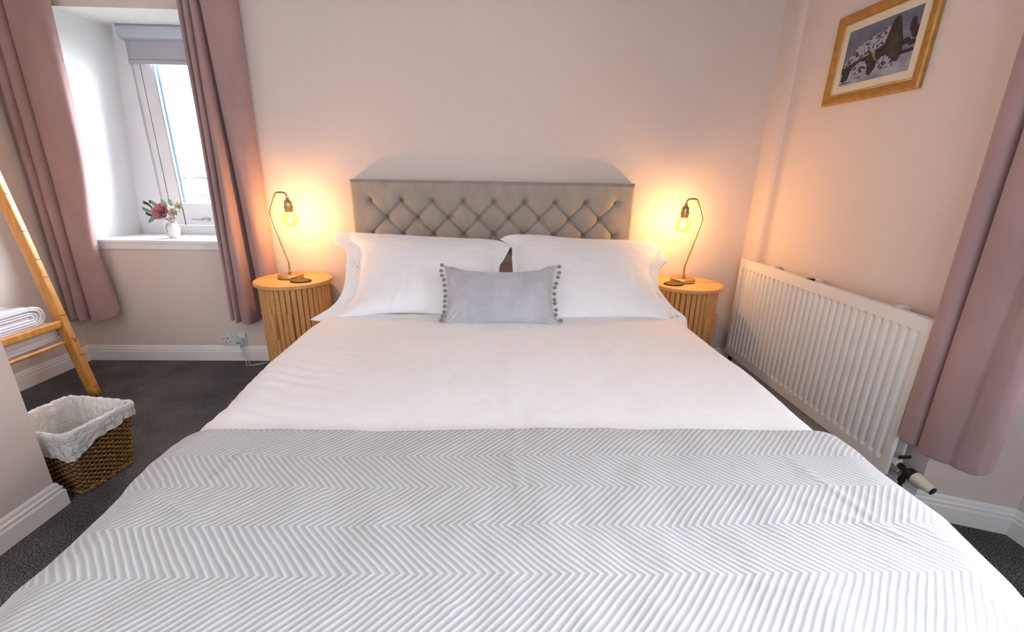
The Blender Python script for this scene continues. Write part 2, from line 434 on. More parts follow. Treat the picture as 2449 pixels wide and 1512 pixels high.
# bay window
wb = bpy.data.objects.new('window_2', None); C.objects.link(wb); wb['kind'] = 'structure'; wb['label'] = 'window beside the near right curtain'
bm = bmesh.new()
for a in ((.10, .17, .85, 2.15), (.93, 1.0, .85, 2.15), (.1, 1.0, .85, .92), (.1, 1.0, 2.08, 2.15)):
    add_box(bm, XB + .06, XB + .12, a[0], a[1], a[2], a[3], .004)
add_box(bm, XB - .03, XB + .06, .08, 1.02, .825, .85, .005)
struct('window_frame', bm, 'upvc', parent=wb)
struct('pane', box(XB + .088, XB + .092, .16, .94, .91, 2.09), 'glass', parent=wb)
wr = bpy.data.objects.new('fill_window', None); C.objects.link(wr); wr['kind'] = 'structure'; wr['label'] = 'added unseen window behind the camera, for fill light'  # unseen window, added to let in fill light from behind
bm = bmesh.new()
for a in ((-1.0, -.93, 1.15, 2.10), (.53, .6, 1.15, 2.10), (-1, .6, 1.15, 1.22), (-1, .6, 2.03, 2.10), (-.23, -.17, 1.15, 2.10)):
    add_box(bm, a[0], a[1], YB - .12, YB - .06, a[2], a[3], .004)
struct('window_frame', bm, 'upvc', parent=wr)
struct('pane', box(-.94, .54, YB - .092, YB - .088, 1.21, 2.04), 'glass', parent=wr)

# roller blind
t = thing('roller_blind', 'short grey roller blind in a boxed cassette at the top of the niche window', 'blind', (-2.04, 3.26, 2.18))
L = lambda x, y, z: (x + 2.04, y - 3.26, z - 2.18)
bm = bmesh.new(); prof = [(3.298, 2.178), (3.232, 2.178), (3.222, 2.165), (3.222, 2.150), (3.228, 2.128), (3.242, 2.108), (3.262, 2.102), (3.298, 2.102)]
add_prism(bm, [(y - 3.26, z - 2.18) for y, z in prof], -2.445 + 2.04, -1.66 + 2.04, 0)
o = obj('cassette', bm, 'cassette', t)
o['label'] = 'grey curved blind cassette'
bm = bmesh.new(); add_box(bm, -2.452 + 2.04, -2.445 + 2.04, -.042, .036, -.084, -.002, .002); obj('end_cap', bm, 'upvc', t)
rows = [[L(-2.435 + .77 * j / 20, 3.268 + .002 * math.sin(i * .5), 2.11 - .125 * i / 8) for j in range(21)] for i in range(9)]
bm = bmesh.new(); add_grid(bm, rows); o = obj('blind_fabric', bm, 'blind', t, True); solid(o, .0012)
bm = bmesh.new(); add_box(bm, -2.437 + 2.04, -1.664 + 2.04, .000, .014, 1.962 - 2.18, 1.986 - 2.18, .004); obj('bottom_bar', bm, 'blind', t)

# outside: rubble stone wall and grass beyond the niche window
random.seed(5)
bm = bmesh.new()
ZT = 1.31
add_box(bm, -4.9, -1.2, 4.66, 4.9, -.5, ZT - .03, mi=1)
z = -.1
while z < ZT - .02:
    h = random.uniform(.10, .17); x = -4.9 + random.uniform(-.1, .1)
    while x < -1.3:
        w = random.uniform(.16, .34)
        a = [(x + .012 + random.uniform(-.012, .012), z + .012), (x + w - .012, z + .010 + random.uniform(0, .02)), (x + w - .014 + random.uniform(-.02, .01), z + h - .010), (x + w * .5, z + h + random.uniform(-.012, .006)), (x + .02, z + h - .016)]
        n0 = len(bm.verts)
        cx = sum(p[0] for p in a) / 5; cz = sum(p[1] for p in a) / 5; yy = 4.60 + random.uniform(-.01, .015)
        lo = [bm.verts.new((p[0], 4.67, p[1])) for p in a]
        hi = [bm.verts.new((cx + (p[0] - cx) * .9, yy, cz + (p[1] - cz) * .9)) for p in a]
        bm.faces.new(hi)
        for i in range(5): bm.faces.new((lo[i], lo[(i + 1) % 5], hi[(i + 1) % 5], hi[i]))
        x += w
    z += h
M['mortar'] = mat('dark_joint', (.14, .14, .13), .95)  # dark joint colour between the stones
o = obj('garden_wall', bm, ['stone', 'mortar'])
tag(o, 'pale rubble stone garden wall outside the niche window', 'wall')
struct('ground', box(-6, 3, 3.5, 9, -.6, -.5), 'soil', 'ground outside')

# ------------------------------------------------------------------ curtains
def curtain(name, label, top, bot, z0, z1, mid=None, zmid=.5, hem=None, n=150, shift=None, wob=.004, group='dusty pink velvet curtains'):
    T = catmull(top, n); Bm = catmull(bot, n); Md = catmull(mid, n) if mid else None
    rows = []; rz = 70
    for i in range(rz + 1):
        v = i / rz; row = []
        for j in range(n):
            u = j / (n - 1)
            if Md is None: p = Bm[j].lerp(T[j], v)
            elif v < zmid: p = Bm[j].lerp(Md[j], v / zmid)
            else: p = Md[j].lerp(T[j], (v - zmid) / (1 - zmid))
            zl = z0 + (hem(u) if hem else 0)
            z = zl + (z1 - zl) * v
            dx = shift(u, z) if shift else 0
            wv = noise.noise(Vector((u * 9, z * 1.6, 3.1))) * wob + noise.noise(Vector((u * 22, z * 4, 7))) * wob * .35
            row.append((p.x + dx + wv * .6, p.y + wv, z))
        rows.append(row)
    bm = bmesh.new(); add_grid(bm, rows)
    o = obj(name, bm, 'curtain', None, 'all'); solid(o, .005)
    s = o.modifiers.new('soft', 'SUBSURF'); s.levels = 0; s.render_levels = 1
    # stitched hem line
    tag(o, label, 'curtain', group)
    return o
Ltop = [(-2.505, 2.895), (-2.53, 2.86), (-2.60, 2.825), (-2.68, 2.825), (-2.722, 2.85), (-2.735, 2.905), (-2.745, 2.86), (-2.775, 2.83), (-2.80, 2.85), (-2.808, 2.90), (-2.82, 2.86), (-2.85, 2.835), (-2.872, 2.86), (-2.88, 2.90), (-2.895, 2.87), (-2.91, 2.875)]
Lbot = [(-2.585, 2.90), (-2.60, 2.865), (-2.66, 2.835), (-2.715, 2.825), (-2.748, 2.845), (-2.760, 2.915), (-2.77, 2.86), (-2.805, 2.83), (-2.832, 2.85), (-2.842, 2.905), (-2.85, 2.86), (-2.872, 2.84), (-2.888, 2.86), (-2.894, 2.90), (-2.900, 2.87), (-2.908, 2.875)]
def lshift(u, z):
    w = max(0, 1 - u / .25)
    return w * (-.055 * math.exp(-((z - .85) / .33) ** 2))
curtain('curtain', 'dusty pink velvet curtain at the left side of the niche window, behind the ladder', Ltop, Lbot, .325, 2.36, hem=lambda u: .055 * max(0, 1 - u / .12) ** 1.3 + .006 * math.sin(u * 22), shift=lshift)
Rtop = [(-1.795, 2.90), (-1.792, 2.86), (-1.778, 2.835), (-1.762, 2.862), (-1.750, 2.835), (-1.735, 2.83), (-1.722, 2.866), (-1.712, 2.832), (-1.698, 2.828), (-1.690, 2.845), (-1.688, 2.932), (-1.676, 2.932), (-1.672, 2.85), (-1.64, 2.832), (-1.59, 2.825), (-1.54, 2.835), (-1.50, 2.87), (-1.495, 2.91)]
Rbot = [(-1.842, 2.91), (-1.835, 2.865), (-1.812, 2.845), (-1.800, 2.868), (-1.795, 2.84), (-1.770, 2.825), (-1.750, 2.87), (-1.742, 2.83), (-1.715, 2.805), (-1.672, 2.815), (-1.655, 2.935), (-1.635, 2.937), (-1.615, 2.88), (-1.595, 2.862), (-1.57, 2.852), (-1.545, 2.857), (-1.52, 2.885), (-1.51, 2.915)]
curtain('curtain', 'dusty pink velvet curtain between the niche window and the left bedside table', Rtop, Rbot, .315, 2.36, hem=lambda u: .02 * math.sin(u * 12) ** 2 + .03 * max(0, u - .6) )
Ctop = [(1.650, 1.480), (1.615, 1.475), (1.580, 1.468), (1.562, 1.445), (1.570, 1.412), (1.605, 1.398), (1.612, 1.392), (1.590, 1.384), (1.562, 1.365), (1.555, 1.330), (1.568, 1.295), (1.608, 1.280), (1.610, 1.27), (1.580, 1.245), (1.575, 1.21), (1.600, 1.17), (1.640, 1.165)]
Cbot = [(1.630, 1.450), (1.605, 1.445), (1.575, 1.436), (1.558, 1.410), (1.562, 1.372), (1.600, 1.362), (1.606, 1.358), (1.580, 1.356), (1.558, 1.335), (1.552, 1.295), (1.560, 1.262), (1.574, 1.240), (1.572, 1.215), (1.578, 1.190), (1.592, 1.172), (1.615, 1.168), (1.650, 1.175)]
curtain('curtain', 'dusty pink velvet curtain at the near right, beyond the end of the radiator', Ctop, Cbot, .342, 2.36, hem=lambda u: .045 * max(0, u - .45))

# ------------------------------------------------------------------ headboard and bed
bed = thing('bed', 'double bed with a buttoned grey velvet headboard against the back wall', 'bed', (0, 1.70, 0))
def bl(p): return (p[0], p[1] - 1.70, p[2])
HX0, HX1, HZ0, HZ1, HY = -.950, .871, .738, 1.266, 2.858
bx0, bdx, bz0, bdz = -.826, .197, 1.141, .1045
btn = []
for r in range(5):
    n_ = 9 if r % 2 == 0 else 8
    for k in range(n_):
        btn.append((bx0 + (k + .5 * (r % 2)) * bdx, bz0 - r * bdz, r))
segs = []
for (x, z, r) in btn:
    for (x2, z2, r2) in btn:
        if r2 == r + 1 and abs(abs(x2 - x) - bdx / 2) < .01: segs.append((x, z, x2, z2))
def hb_depth(x, z):
    """how far the upholstery stands out from the board"""
    d = .046
    e = min(x - HX0, HX1 - x, HZ1 - z, z - HZ0 + .02)
    d -= .030 * max(0, 1 - e / .022) ** 2.2
    # diamonds
    a = (x - bx0) / bdx; b = (bz0 - z) / (2 * bdz)
    inz = min(1, max(0, (bz0 + .03 - z) / .05)); inx = min(1, max(0, (x - (bx0 - .04)) / .08)) * min(1, max(0, (bx0 + 8 * bdx + .04 - x) / .08))
    puff = abs(math.sin(math.pi * (a + b))) * abs(math.sin(math.pi * (a - b)))
    d += .010 * (math.sqrt(puff) - .6) * inz * inx
    # pleats between buttons
    for (x1, z1, x2, z2) in segs:
        if abs(x - (x1 + x2) / 2) > .075 or abs(z - (z1 + z2) / 2) > .075: continue
        vx, vz = x2 - x1, z2 - z1; l2 = vx * vx + vz * vz
        t = max(0, min(1, ((x - x1) * vx + (z - z1) * vz) / l2))
        px, pz = x1 + vx * t, z1 + vz * t
        s = (x - px) * vz - (z - pz) * vx
        q = math.hypot(x - px, z - pz)
        q2 = abs(q * (1 if s > 0 else -1) - .0065)
        d -= .0085 * math.exp(-(q / .0042) ** 2) + .004 * math.exp(-(q2 / .0035) ** 2)
    for (bx, bz, r) in btn:
        dx, dz = x - bx, z - bz
        if abs(dx) > .1 or abs(dz) > .1: continue
        q = math.hypot(dx, dz)
        d -= .018 * math.exp(-(q / .016) ** 2) + .009 * math.exp(-(q / .042) ** 2)
        ang = math.atan2(dz, dx)
        wr = math.sin(ang * 17 + 3 * math.sin(ang * 3 + bx * 40)) * (.5 + .5 * math.sin(ang * 5 + bx * 17))
        d += .0020 * wr * math.exp(-((q - .022) / .020) ** 2)
        if r == 0 and dz > 0: d -= .0022 * math.exp(-(dx / .004) ** 2) * (1 - dz / .13)
    d += .0018 * fbm(x * 7, z * 7, 2)
    return d
nx, nz = 520, 150
rows = []
for i in range(nz + 1):
    z = HZ0 + (HZ1 - HZ0) * i / nz; row = []
    for j in range(nx + 1):
        x = HX0 + (HX1 - HX0) * j / nx
        row.append(bl((x, 2.900 - hb_depth(x, z), z)))
    rows.append(row)
bm = bmesh.new(); V = add_grid(bm, rows)
edge = [V[0][j] for j in range(nx + 1)] + [V[i][nx] for i in range(1, nz + 1)] + [V[nz][j] for j in range(nx - 1, -1, -1)] + [V[i][0] for i in range(nz - 1, 0, -1)]
back = [bm.verts.new((v.co.x, 2.940 - 1.70, v.co.z)) for v in edge]
for i in range(len(edge)):
    k = (i + 1) % len(edge); bm.faces.new((edge[i], edge[k], back[k], back[i]))
bm.faces.new(back)
hb = obj('headboard', bm, 'headboard', bed, 'all')
hb['label'] = 'deep buttoned grey velvet headboard'
for (bx, bz, r) in btn:
    if r > 2: continue
    bm = bmesh.new(); yb = 2.900 - hb_depth(bx, bz)
    add_lathe(bm, [(.0092, -.004), (.0100, .000), (.0092, .0035), (.0062, .0062), (.003, .0074), (0, .0078)], bl((bx, yb - .001, bz)), 18, (0, -1, 0))
    obj('button', bm, 'button', hb, True)
for sx in (-.55, .47):
    obj('headboard_strut', box(sx, sx + .05, 2.925 - 1.70, 2.943 - 1.70, .02, .76, .003), 'oak', bed)
obj('bed_base', box(-.79, .89, .52 - 1.70, 2.83 - 1.70, .06, .34, .015), 'headboard', bed)
obj('mattress', box(-.80, .90, .50 - 1.70, 2.84 - 1.70, .342, .572, .06, 4), 'linen', bed, True)
for px, py in ((-.77, .56), (.82, .56), (-.77, 2.7), (.82, 2.7)):
    obj('leg', box(px, px + .05, py - 1.70, py + .05 - 1.70, 0, .062, .004), 'black', bed)

# duvet
DL = [(.30, -.845), (.99, -.86), (1.059, -.899), (1.156, -.911), (1.269, -.915), (1.43, -.935), (1.617, -.955), (1.811, -.959), (2.008, -.967), (2.2, -.945), (2.40, -.915), (2.8, -.91)]
DR = [(.30, .93), (.99, .955), (1.05, .990), (1.109, .997), (1.206, 1.003), (1.485, 1.023), (1.814, 1.014), (2.047, 1.015), (2.18, 1.0), (2.33, .965), (2.8, .955)]
TL = [(.30, -.858), (.577, -.867), (.626, -.876), (.676, -.872), (.738, -.874), (.823, -.877), (.893, -.886), (.957, -.899), (1.01, -.903), (1.12, -.900)]
TR = [(.30, .950), (.563, .965), (.612, .985), (.703, 1.001), (.788, 1.018), (.882, 1.011), (.958, 1.007), (1.055, 1.016), (1.12, 1.012)]
def sheet_top(x, y):
    z = .597 + .006 * fbm(x * 1.3, y * 1.3, 1) + .0035 * fbm(x * 4, y * 2.5, 5)
    z += .010 * math.exp(-((y - 1.6) / .5) ** 2) * math.exp(-(x / .6) ** 2)
    z += .0035 * math.exp(-((x - .045 - .01 * math.sin(y * 3)) / .006) ** 2) * (1 if y > 1.0 else 0)
    if x < -.45 and y < 1.9:
        z += .0030 * math.sin((y * 1.3 + x * .55) * 75 + 4 * fbm(x * 2, y * 2)) * min(1, (-.45 - x) / .3) * max(0, 1 - abs(y - 1.35) / .5)
    return z
def section(y, xl, xr, drop, lift, n=170):
    """points across the bed from hem to hem with arc length"""
    r = .125; out = []
    cx = (xl + xr) / 2
    L_ = (xr - xl) - 2 * r; arc = math.pi / 2 * r
    zt = .597; side = zt - r - drop
    tot = L_ + 2 * arc + 2 * side
    ts = [tot * k / (n - 1) for k in range(n)]
    for s in ts:
        if s < side:
            x = xl; z = drop + s; nx_, nz_ = -1, 0; hang = 1 - s / side
        elif s < side + arc:
            a = (s - side) / r; x = xl + r - r * math.cos(a); z = zt - r + r * math.sin(a); nx_, nz_ = -math.cos(a), math.sin(a); hang = 0
        elif s < side + arc + L_:
            x = xl + r + (s - side - arc); z = zt; nx_, nz_ = 0, 1; hang = 0
        elif s < side + 2 * arc + L_:
            a = (s - side - arc - L_) / r; x = xr - r + r * math.sin(a); z = zt - r + r * math.cos(a); nx_, nz_ = math.sin(a), math.cos(a); hang = 0
        else:
            q = s - side - 2 * arc - L_; x = xr; z = zt - r - q; nx_, nz_ = 1, 0; hang = q / side
        dz = sheet_top(x, y) - .597
        x += nx_ * (lift + .012 * hang * math.sin(y * 17 + 2 * math.sin(y * 5)) + .004 * fbm(y * 6, z * 3, 4) * abs(nx_)); z += nz_ * lift + dz * max(0, nz_)
        out.append(((x, y, z), s - tot / 2 + cx))
    return out
rows = []
y = .42
ys = [.42 + (2.80 - .42) * i / 190 for i in range(191)]
foot = [(.42, .30), (.415, .40)]
for yy, zz in ((.365, .22), (.368, .34), (.378, .44), (.385, .50), (.396, .54)):
    sec = section(.42, interp(DL, .42), interp(DR, .42), .20, 0)
    rows.append([(p[0][0], yy, min(p[0][2], zz)) for p in sec])
for y in ys: rows.append([p[0] for p in section(y, interp(DL, y), interp(DR, y), .20, 0)])
bm = bmesh.new(); add_grid(bm, rows)
o = obj('duvet', bm, 'linen', None, 'all'); solid(o, .012, -1)
tag(o, 'plain white duvet spread over the bed, centre crease running to the pillows', 'duvet')

# throw
rows = []; uvs = []
def crease(x, y):
    d = 0
    for (ax, ay, bx, by, h) in ((.735, .93, .83, .55, .004), (.82, .80, .98, .45, .003), (-.62, 1.03, -.66, .72, .003), (-.75, .80, -.50, .66, .003), (.03, .95, .06, .72, .003), (.35, .60, .62, .52, .002), (-.3, .55, .1, .50, .002), (.62, .80, .90, .60, .003)):
        vx, vy = bx - ax, by - ay; t = max(0, min(1, ((x - ax) * vx + (y - ay) * vy) / (vx * vx + vy * vy)))
        q = math.hypot(x - ax - vx * t, y - ay - vy * t)
        d += 1.35 * h * math.exp(-(q / .006) ** 2) * math.sin(math.pi * min(1, t + .08))
    return d
def far_edge(x): return 1.047 + .004 * math.sin(x * 7) - .06 * max(0, -x - .70) - .02 * max(0, x - .7)
NY = 150
for i in range(NY + 1):
    t_ = i / NY; row = []; ur = []
    base = section(.36 + t_ * .75, interp(TL, .36 + t_ * .75), interp(TR, .36 + t_ * .75), .26, .015, 230)
    for (p, s) in base:
        ye = far_edge(p[0]); y = .36 + t_ * (ye - .36)
        p2 = p
        h = crease(p[0], y)
        yy = y
        row.append((p2[0], yy, p2[2] + h)); ur.append((s, yy))
    rows.append(row); uvs.append(ur)
pre = []; preuv = []
for k, (dy, zz) in enumerate(((-.035, .22), (-.033, .30), (-.030, .40), (-.024, .48), (-.018, .54), (-.010, .585))):
    pre.append([(p[0], .36 + dy, min(p[2], zz)) for p in rows[0]]); preuv.append([(u[0], .36 + dy - (.6 - zz)) for u in uvs[0]])
rows = pre + rows; uvs = preuv + uvs
bm = bmesh.new(); add_grid(bm, rows, uvs)
o = obj('throw_blanket', bm, 'throw', None, 'all'); solid(o, .008, 0)
tag(o, 'pale grey and white herringbone throw across the foot of the bed', 'blanket')

# ------------------------------------------------------------------ pillows and cushion
def resample(pts, n):
    P = catmull([(p[0], p[1], 0) for p in pts], 240); d = [0]
    for a, b in zip(P, P[1:]): d.append(d[-1] + (b - a).length)
    out = []; k = 0
    for i in range(n):
        s = d[-1] * i / (n - 1)
        while k < len(d) - 2 and d[k + 1] < s: k += 1
        t = (s - d[k]) / max(1e-9, d[k + 1] - d[k]); out.append(P[k].lerp(P[k + 1], t))
    return out
def padded(name, top, bot, left, right, P0, P1, tf, tb, material, flange=(.0, .0), wr=None, nu=110, nv=70, pw=(2.6, 2.2), parent=None, loc=(0, 0, 0), flip=None):
    e = (Vector(P1) - Vector(P0)).normalized(); nrm = Vector((0, -e.z, e.y))
    T, Bt, Lf, Rt = resample(top, nu), resample(bot, nu), resample(left, nv), resample(right, nv)
    def P(u, v, i, j):
        a = Bt[i] * (1 - v) + T[i] * v + Lf[j] * (1 - u) + Rt[j] * u
        b = Bt[0] * (1 - u) * (1 - v) + Bt[-1] * u * (1 - v) + T[0] * (1 - u) * v + T[-1] * u * v
        return a - b
    F = []; Bk = []
    for j in range(nv):
        v = j / (nv - 1); fr = []; bk = []
        for i in range(nu):
            u = i / (nu - 1); q = P(u, v, i, j)
            uu = min(1, max(0, (u - flange[0]) / (1 - flange[0] - flange[1])))
            h = max(0, 1 - abs(2 * uu - 1) ** pw[0]) * max(0, 1 - abs(2 * v - 1) ** pw[1])
            h = h ** .62
            w = wr(u, v) if wr else 0
            base = Vector(P0) + Vector((q.x, 0, 0)) + e * q.y - Vector(loc)
            edge_ = 1 if 0 < i < nu - 1 and 0 < j < nv - 1 else 0
            fr.append(base + nrm * (tf * h + (.0025 + w) * edge_)); bk.append(base - nrm * (tb * h + .0025 * edge_))
        F.append(fr); Bk.append(bk)
    bm = bmesh.new(); V1 = add_grid(bm, F); V2 = add_grid(bm, [r[::-1] for r in Bk])
    bmesh.ops.remove_doubles(bm, verts=bm.verts[:], dist=.0004)
    return obj(name, bm, material, parent, 'all', loc)
PP0, PP1 = (0, 2.15, .600), (0, 2.74, .950)
def wrL(u, v):
    w = .004 * fbm(u * 3, v * 3, 1)
    w += .005 * math.exp(-((u - .12 - .05 * math.sin(v * 7)) / .035) ** 2) * math.sin(v * 26 + u * 30) * math.sin(math.pi * v)
    w += .005 * math.exp(-((u - .40 - .12 * v) / .05) ** 2) * math.sin(u * 90 + v * 20) * math.exp(-((v - .25) / .2) ** 2)
    w += .0025 * math.exp(-((u - .205) / .003) ** 2)
    return w
def wrR(u, v):
    w = .004 * fbm(u * 3 + 5, v * 3, 2)
    w += .006 * math.exp(-((u - .93 + .05 * v) / .035) ** 2) * math.sin(v * 22 - u * 30)
    w += .004 * math.exp(-((u - .70 - .10 * v) / .05) ** 2) * math.sin(u * 80 - v * 18) * math.exp(-((v - .25) / .18) ** 2)
    return w
o = padded('pillow', [(-1.024, .654), (-.951, .690), (-.768, .672), (-.506, .648), (-.246, .634), (-.065, .628), (.026, .610), (.07, .567)],
           [(-.965, -.037), (-.883, -.047), (-.737, -.02), (-.626, .01), (-.465, .018), (-.286, .008), (.003, -.001)],
           [(-.965, -.037), (-.883, .052), (-.852, .144), (-.859, .275), (-.875, .362), (-.908, .501), (-.995, .574), (-1.024, .654)],
           [(.003, -.001), (.0, .171), (.002, .376), (.026, .442), (.07, .567)], PP0, PP1, .085, .06, 'pillow', (.10, .05), wrL, 130, 80)
tag(o, 'white pillow on the left side of the bed, with one pointed lower corner', 'pillow', 'white pillows against the headboard')
o = padded('pillow', [(.0, .639), (.04, .672), (.119, .682), (.25, .672), (.38, .650), (.537, .638), (.801, .634), (.946, .622), (.983, .575), (1.006, .498)],
           [(.079, -.041), (.319, -.024), (.496, -.008), (.774, -.005), (.89, -.027), (.975, -.081)],
           [(.079, -.041), (.076, .2), (.076, .341), (.073, .451), (.070, .559), (.0, .639)],
           [(.975, -.081), (.986, -.003), (.939, .072), (.902, .183), (.9, .249), (.939, .373), (1.001, .448), (1.006, .498)], PP0, PP1, .085, .06, 'pillow', (.04, .10), wrR, 130, 80)
tag(o, 'white pillow on the right side of the bed, nearer the radiator', 'pillow', 'white pillows against the headboard')

QP0, QP1 = (0, 2.02, .605), (0, 2.24, .83)
cu = thing('cushion', 'small silver grey velvet cushion edged with pompoms, in front of the two pillows', 'cushion', (0, 2.02, .605))
def wrC(u, v):
    w = .003 * fbm(u * 4, v * 4, 9)
    for (a, b) in ((0, 0), (1, 0), (0, 1), (1, 1)):
        q = math.hypot((u - a) * 1.7, v - b); an = math.atan2(abs(v - b), abs(u - a) * 1.7)
        w += .0035 * math.sin(an * 16) * math.exp(-((q - .16) / .1) ** 2)
    return w
CT = [(-.295, .333), (-.251, .322), (-.163, .300), (.013, .290), (.189, .304), (.256, .330), (.305, .344)]
CB = [(-.276, -.024), (-.211, -.030), (-.089, -.016), (.014, -.008), (.158, -.007), (.261, -.018), (.298, -.013)]
CL = [(-.276, -.024), (-.258, .073), (-.257, .169), (-.272, .269), (-.295, .333)]
CR = [(.298, -.013), (.265, .078), (.263, .175), (.283, .276), (.305, .344)]
padded('cushion_cover', CT, CB, CL, CR, QP0, QP1, .062, .045, 'cushion', (0, 0), wrC, 100, 64, (2.3, 2.3), cu, (0, 0, 0))
for o_ in cu.children:
    for v_ in o_.data.vertices: v_.co -= Vector((0, 2.02, .605))
e = (Vector(QP1) - Vector(QP0)).normalized(); nrm = Vector((0, -e.z, e.y))
PL = [(-.299, .335), (-.300, .299), (-.294, .271), (-.282, .243), (-.277, .211), (-.273, .181), (-.270, .149), (-.269, .116), (-.269, .089), (-.269, .059), (-.273, .031), (-.280, .008)]
PR = [(.312, .330), (.311, .294), (.303, .265), (.292, .230), (.282, .202), (.278, .165), (.277, .133), (.278, .109), (.282, .073), (.279, .047), (.299, .012), (.303, -.008)]
random.seed(3)
for s, lst in ((-1, PL), (1, PR)):
    for (a, b) in lst:
        c = Vector((a + s * .004, 0, 0)) + e * max(b, .012) + nrm * random.uniform(-.002, .006)
        bm = bmesh.new(); bmesh.ops.create_icosphere(bm, subdivisions=3, radius=.0095)
        for v_ in bm.verts:
            v_.co *= 1 + .10 * noise.noise(v_.co * 420); v_.co += c
        add_tube(bm, [c, c - Vector((s * .016, 0, 0))], .0013, 6)
        obj('pompom', bm, 'pompom', cu, 'all')

# ------------------------------------------------------------------ bedside tables
def bedside(cx, cy, a0, label):
    t = thing('bedside_table', label, 'bedside table', (cx, cy, 0), 0, 'round bedside tables beside the bed')
    H_ = .66
    bm = bmesh.new(); r = .228
    add_lathe(bm, [(0, H_ - .024), (r - .004, H_ - .024), (r, H_ - .020), (r, H_ - .004), (r - .004, H_), (0, H_)], (0, 0, 0), 96)
    obj('table_top', bm, 'oak_top', t, True)
    bm = bmesh.new(); add_lathe(bm, [(0, .0), (.207, .0), (.209, .003), (.209, .038), (.206, .042), (0, .042)], (0, 0, 0), 72)
    obj('plinth', bm, 'oak', t, True)
    bm = bmesh.new(); add_lathe(bm, [(.196, .04), (.196, H_ - .023)], (0, 0, 0), 72)
    obj('body', bm, 'gap', t, True)
    bm = bmesh.new(); N = 40; rr = .196
    for k in range(N):
        a = a0 + 2 * math.pi * (k + .5) / N; w = 2 * math.pi * rr / N * .43
        ca, sa = math.cos(a), math.sin(a)
        pts = [(rr - .004, -w), (rr + .005, -w), (rr + .0095, -w * .72), (rr + .0095, w * .72), (rr + .005, w), (rr - .004, w)]
        add_prism(bm, [(ca * d - sa * q, sa * d + ca * q) for d, q in pts], .043, H_ - .0245)
    obj('slatted_side', bm, 'oak', t)
    for k in (-1.5, 1.5):
        a = a0 + 2 * math.pi * k / N
        ca, sa = math.cos(a), math.sin(a); w = .0125
        bm = bmesh.new(); pts = [(rr, -w), (rr + .024, -w), (rr + .027, -w + .003), (rr + .027, w - .003), (rr + .024, w), (rr, w)]
        add_prism(bm, [(ca * d - sa * q, sa * d + ca * q) for d, q in pts], .325, .49)
        obj('handle', bm, 'oak', t)
    return t
bedside(-1.300, 2.712, R(-90) - .02, 'round slatted oak bedside table between the left curtain and the bed')
bedside(1.208, 2.712, R(-55), 'round slatted oak bedside table between the bed and the radiator')

# ------------------------------------------------------------------ lamps
def lamp(x0, s, label, dz):
    """s: +1 the shade end points to +x"""
    z0 = .66
    t = thing('table_lamp', label, 'lamp', (x0, 2.735, z0), 0, 'brass filament bulb lamps on the bedside tables')
    bm = bmesh.new(); add_lathe(bm, [(0, 0), (.070, 0), (.074, .002), (.076, .005), (.076, .019), (.074, .0225), (.070, .024), (.036, .0245), (.035, .0265), (.0, .0265)], (0, 0, 0), 64)
    obj('base', bm, 'brass', t, True)
    bm = bmesh.new()
    P = [(-.005 * s, 0, .026), (-.004 * s, 0, .075), (-.003 * s, 0, .100), (-.006 * s, 0, .112), (-.040 * s, 0, .245), (-.070 * s, 0, .378), (-.074 * s, 0, .393), (-.073 * s, 0, .405), (-.050 * s, 0, .465), (-.030 * s, 0, .508), (-.024 * s, 0, .518), (-.012 * s, 0, .523), (.018 * s, 0, .523), (.030 * s, 0, .519), (.038 * s, 0, .508), (.041 * s, 0, .490)]
    add_tube(bm, catmull(P, 90), .0052, 14)
    add_lathe(bm, [(.0, .0), (.009, .0), (.009, .012), (.0065, .016), (.0052, .030)], (-.005 * s, 0, .026), 20)
    obj('stem', bm, 'brass', t, 'all')
    ax = Vector((.018 * s, 0, -1)).normalized(); c0 = Vector((.041 * s, 0, .492))
    bm = bmesh.new()
    add_lathe(bm, [(.0, -.004), (.0095, -.004), (.0105, .002), (.0085, .006), (.0105, .010), (.0110, .012), (.019, .018), (.0225, .030), (.0235, .046), (.0235, .050), (.0265, .051), (.0275, .055), (.0265, .059), (.0238, .060), (.0238, .078), (.0225, .082), (.0, .082)], c0, 32, ax)
    obj('lamp_socket', bm, 'brass', t, True)
    cb = c0 + ax * .126
    bm = bmesh.new(); r = .047; prof = [(.0125, -.050), (.0135, -.046)]
    for k in range(3, 31):
        a = math.pi * k / 30
        if math.sin(a) * r > .0145 or a > 1.5: prof.append((max(0, r * math.sin(a)), -r * math.cos(a)))
    prof[-1] = (0, r)
    add_lathe(bm, prof, cb, 40, ax)
    bulb = obj('bulb', bm, 'bulbglass', t, 'all'); bulb['label'] = 'glowing amber globe bulb'
    bm = bmesh.new(); pts = []
    for k in range(7):
        a = 2 * math.pi * k / 6
        for zz in ((-.026, .016) if k % 2 == 0 else (.016, -.026)): pts.append(cb + Vector((math.cos(a) * .0095, math.sin(a) * .0095, -zz)))
    add_tube(bm, catmull(pts, 120), .0011, 6)
    obj('filament', bm, 'filament', bulb, 'all')
    l = bpy.data.lights.new('bulb_light', 'POINT'); l.energy = LAMP_POWER; l.color = LAMP_COL; l.shadow_soft_size = .012
    lo = bpy.data.objects.new('bulb_light', l); C.objects.link(lo); lo.parent = bulb; lo.location = cb
    return t
lamp(-1.325, 1, 'angular brass lamp with a globe bulb on the left bedside table', 0)
lamp(1.197, -1, 'angular brass lamp with a globe bulb on the right bedside table', 0)
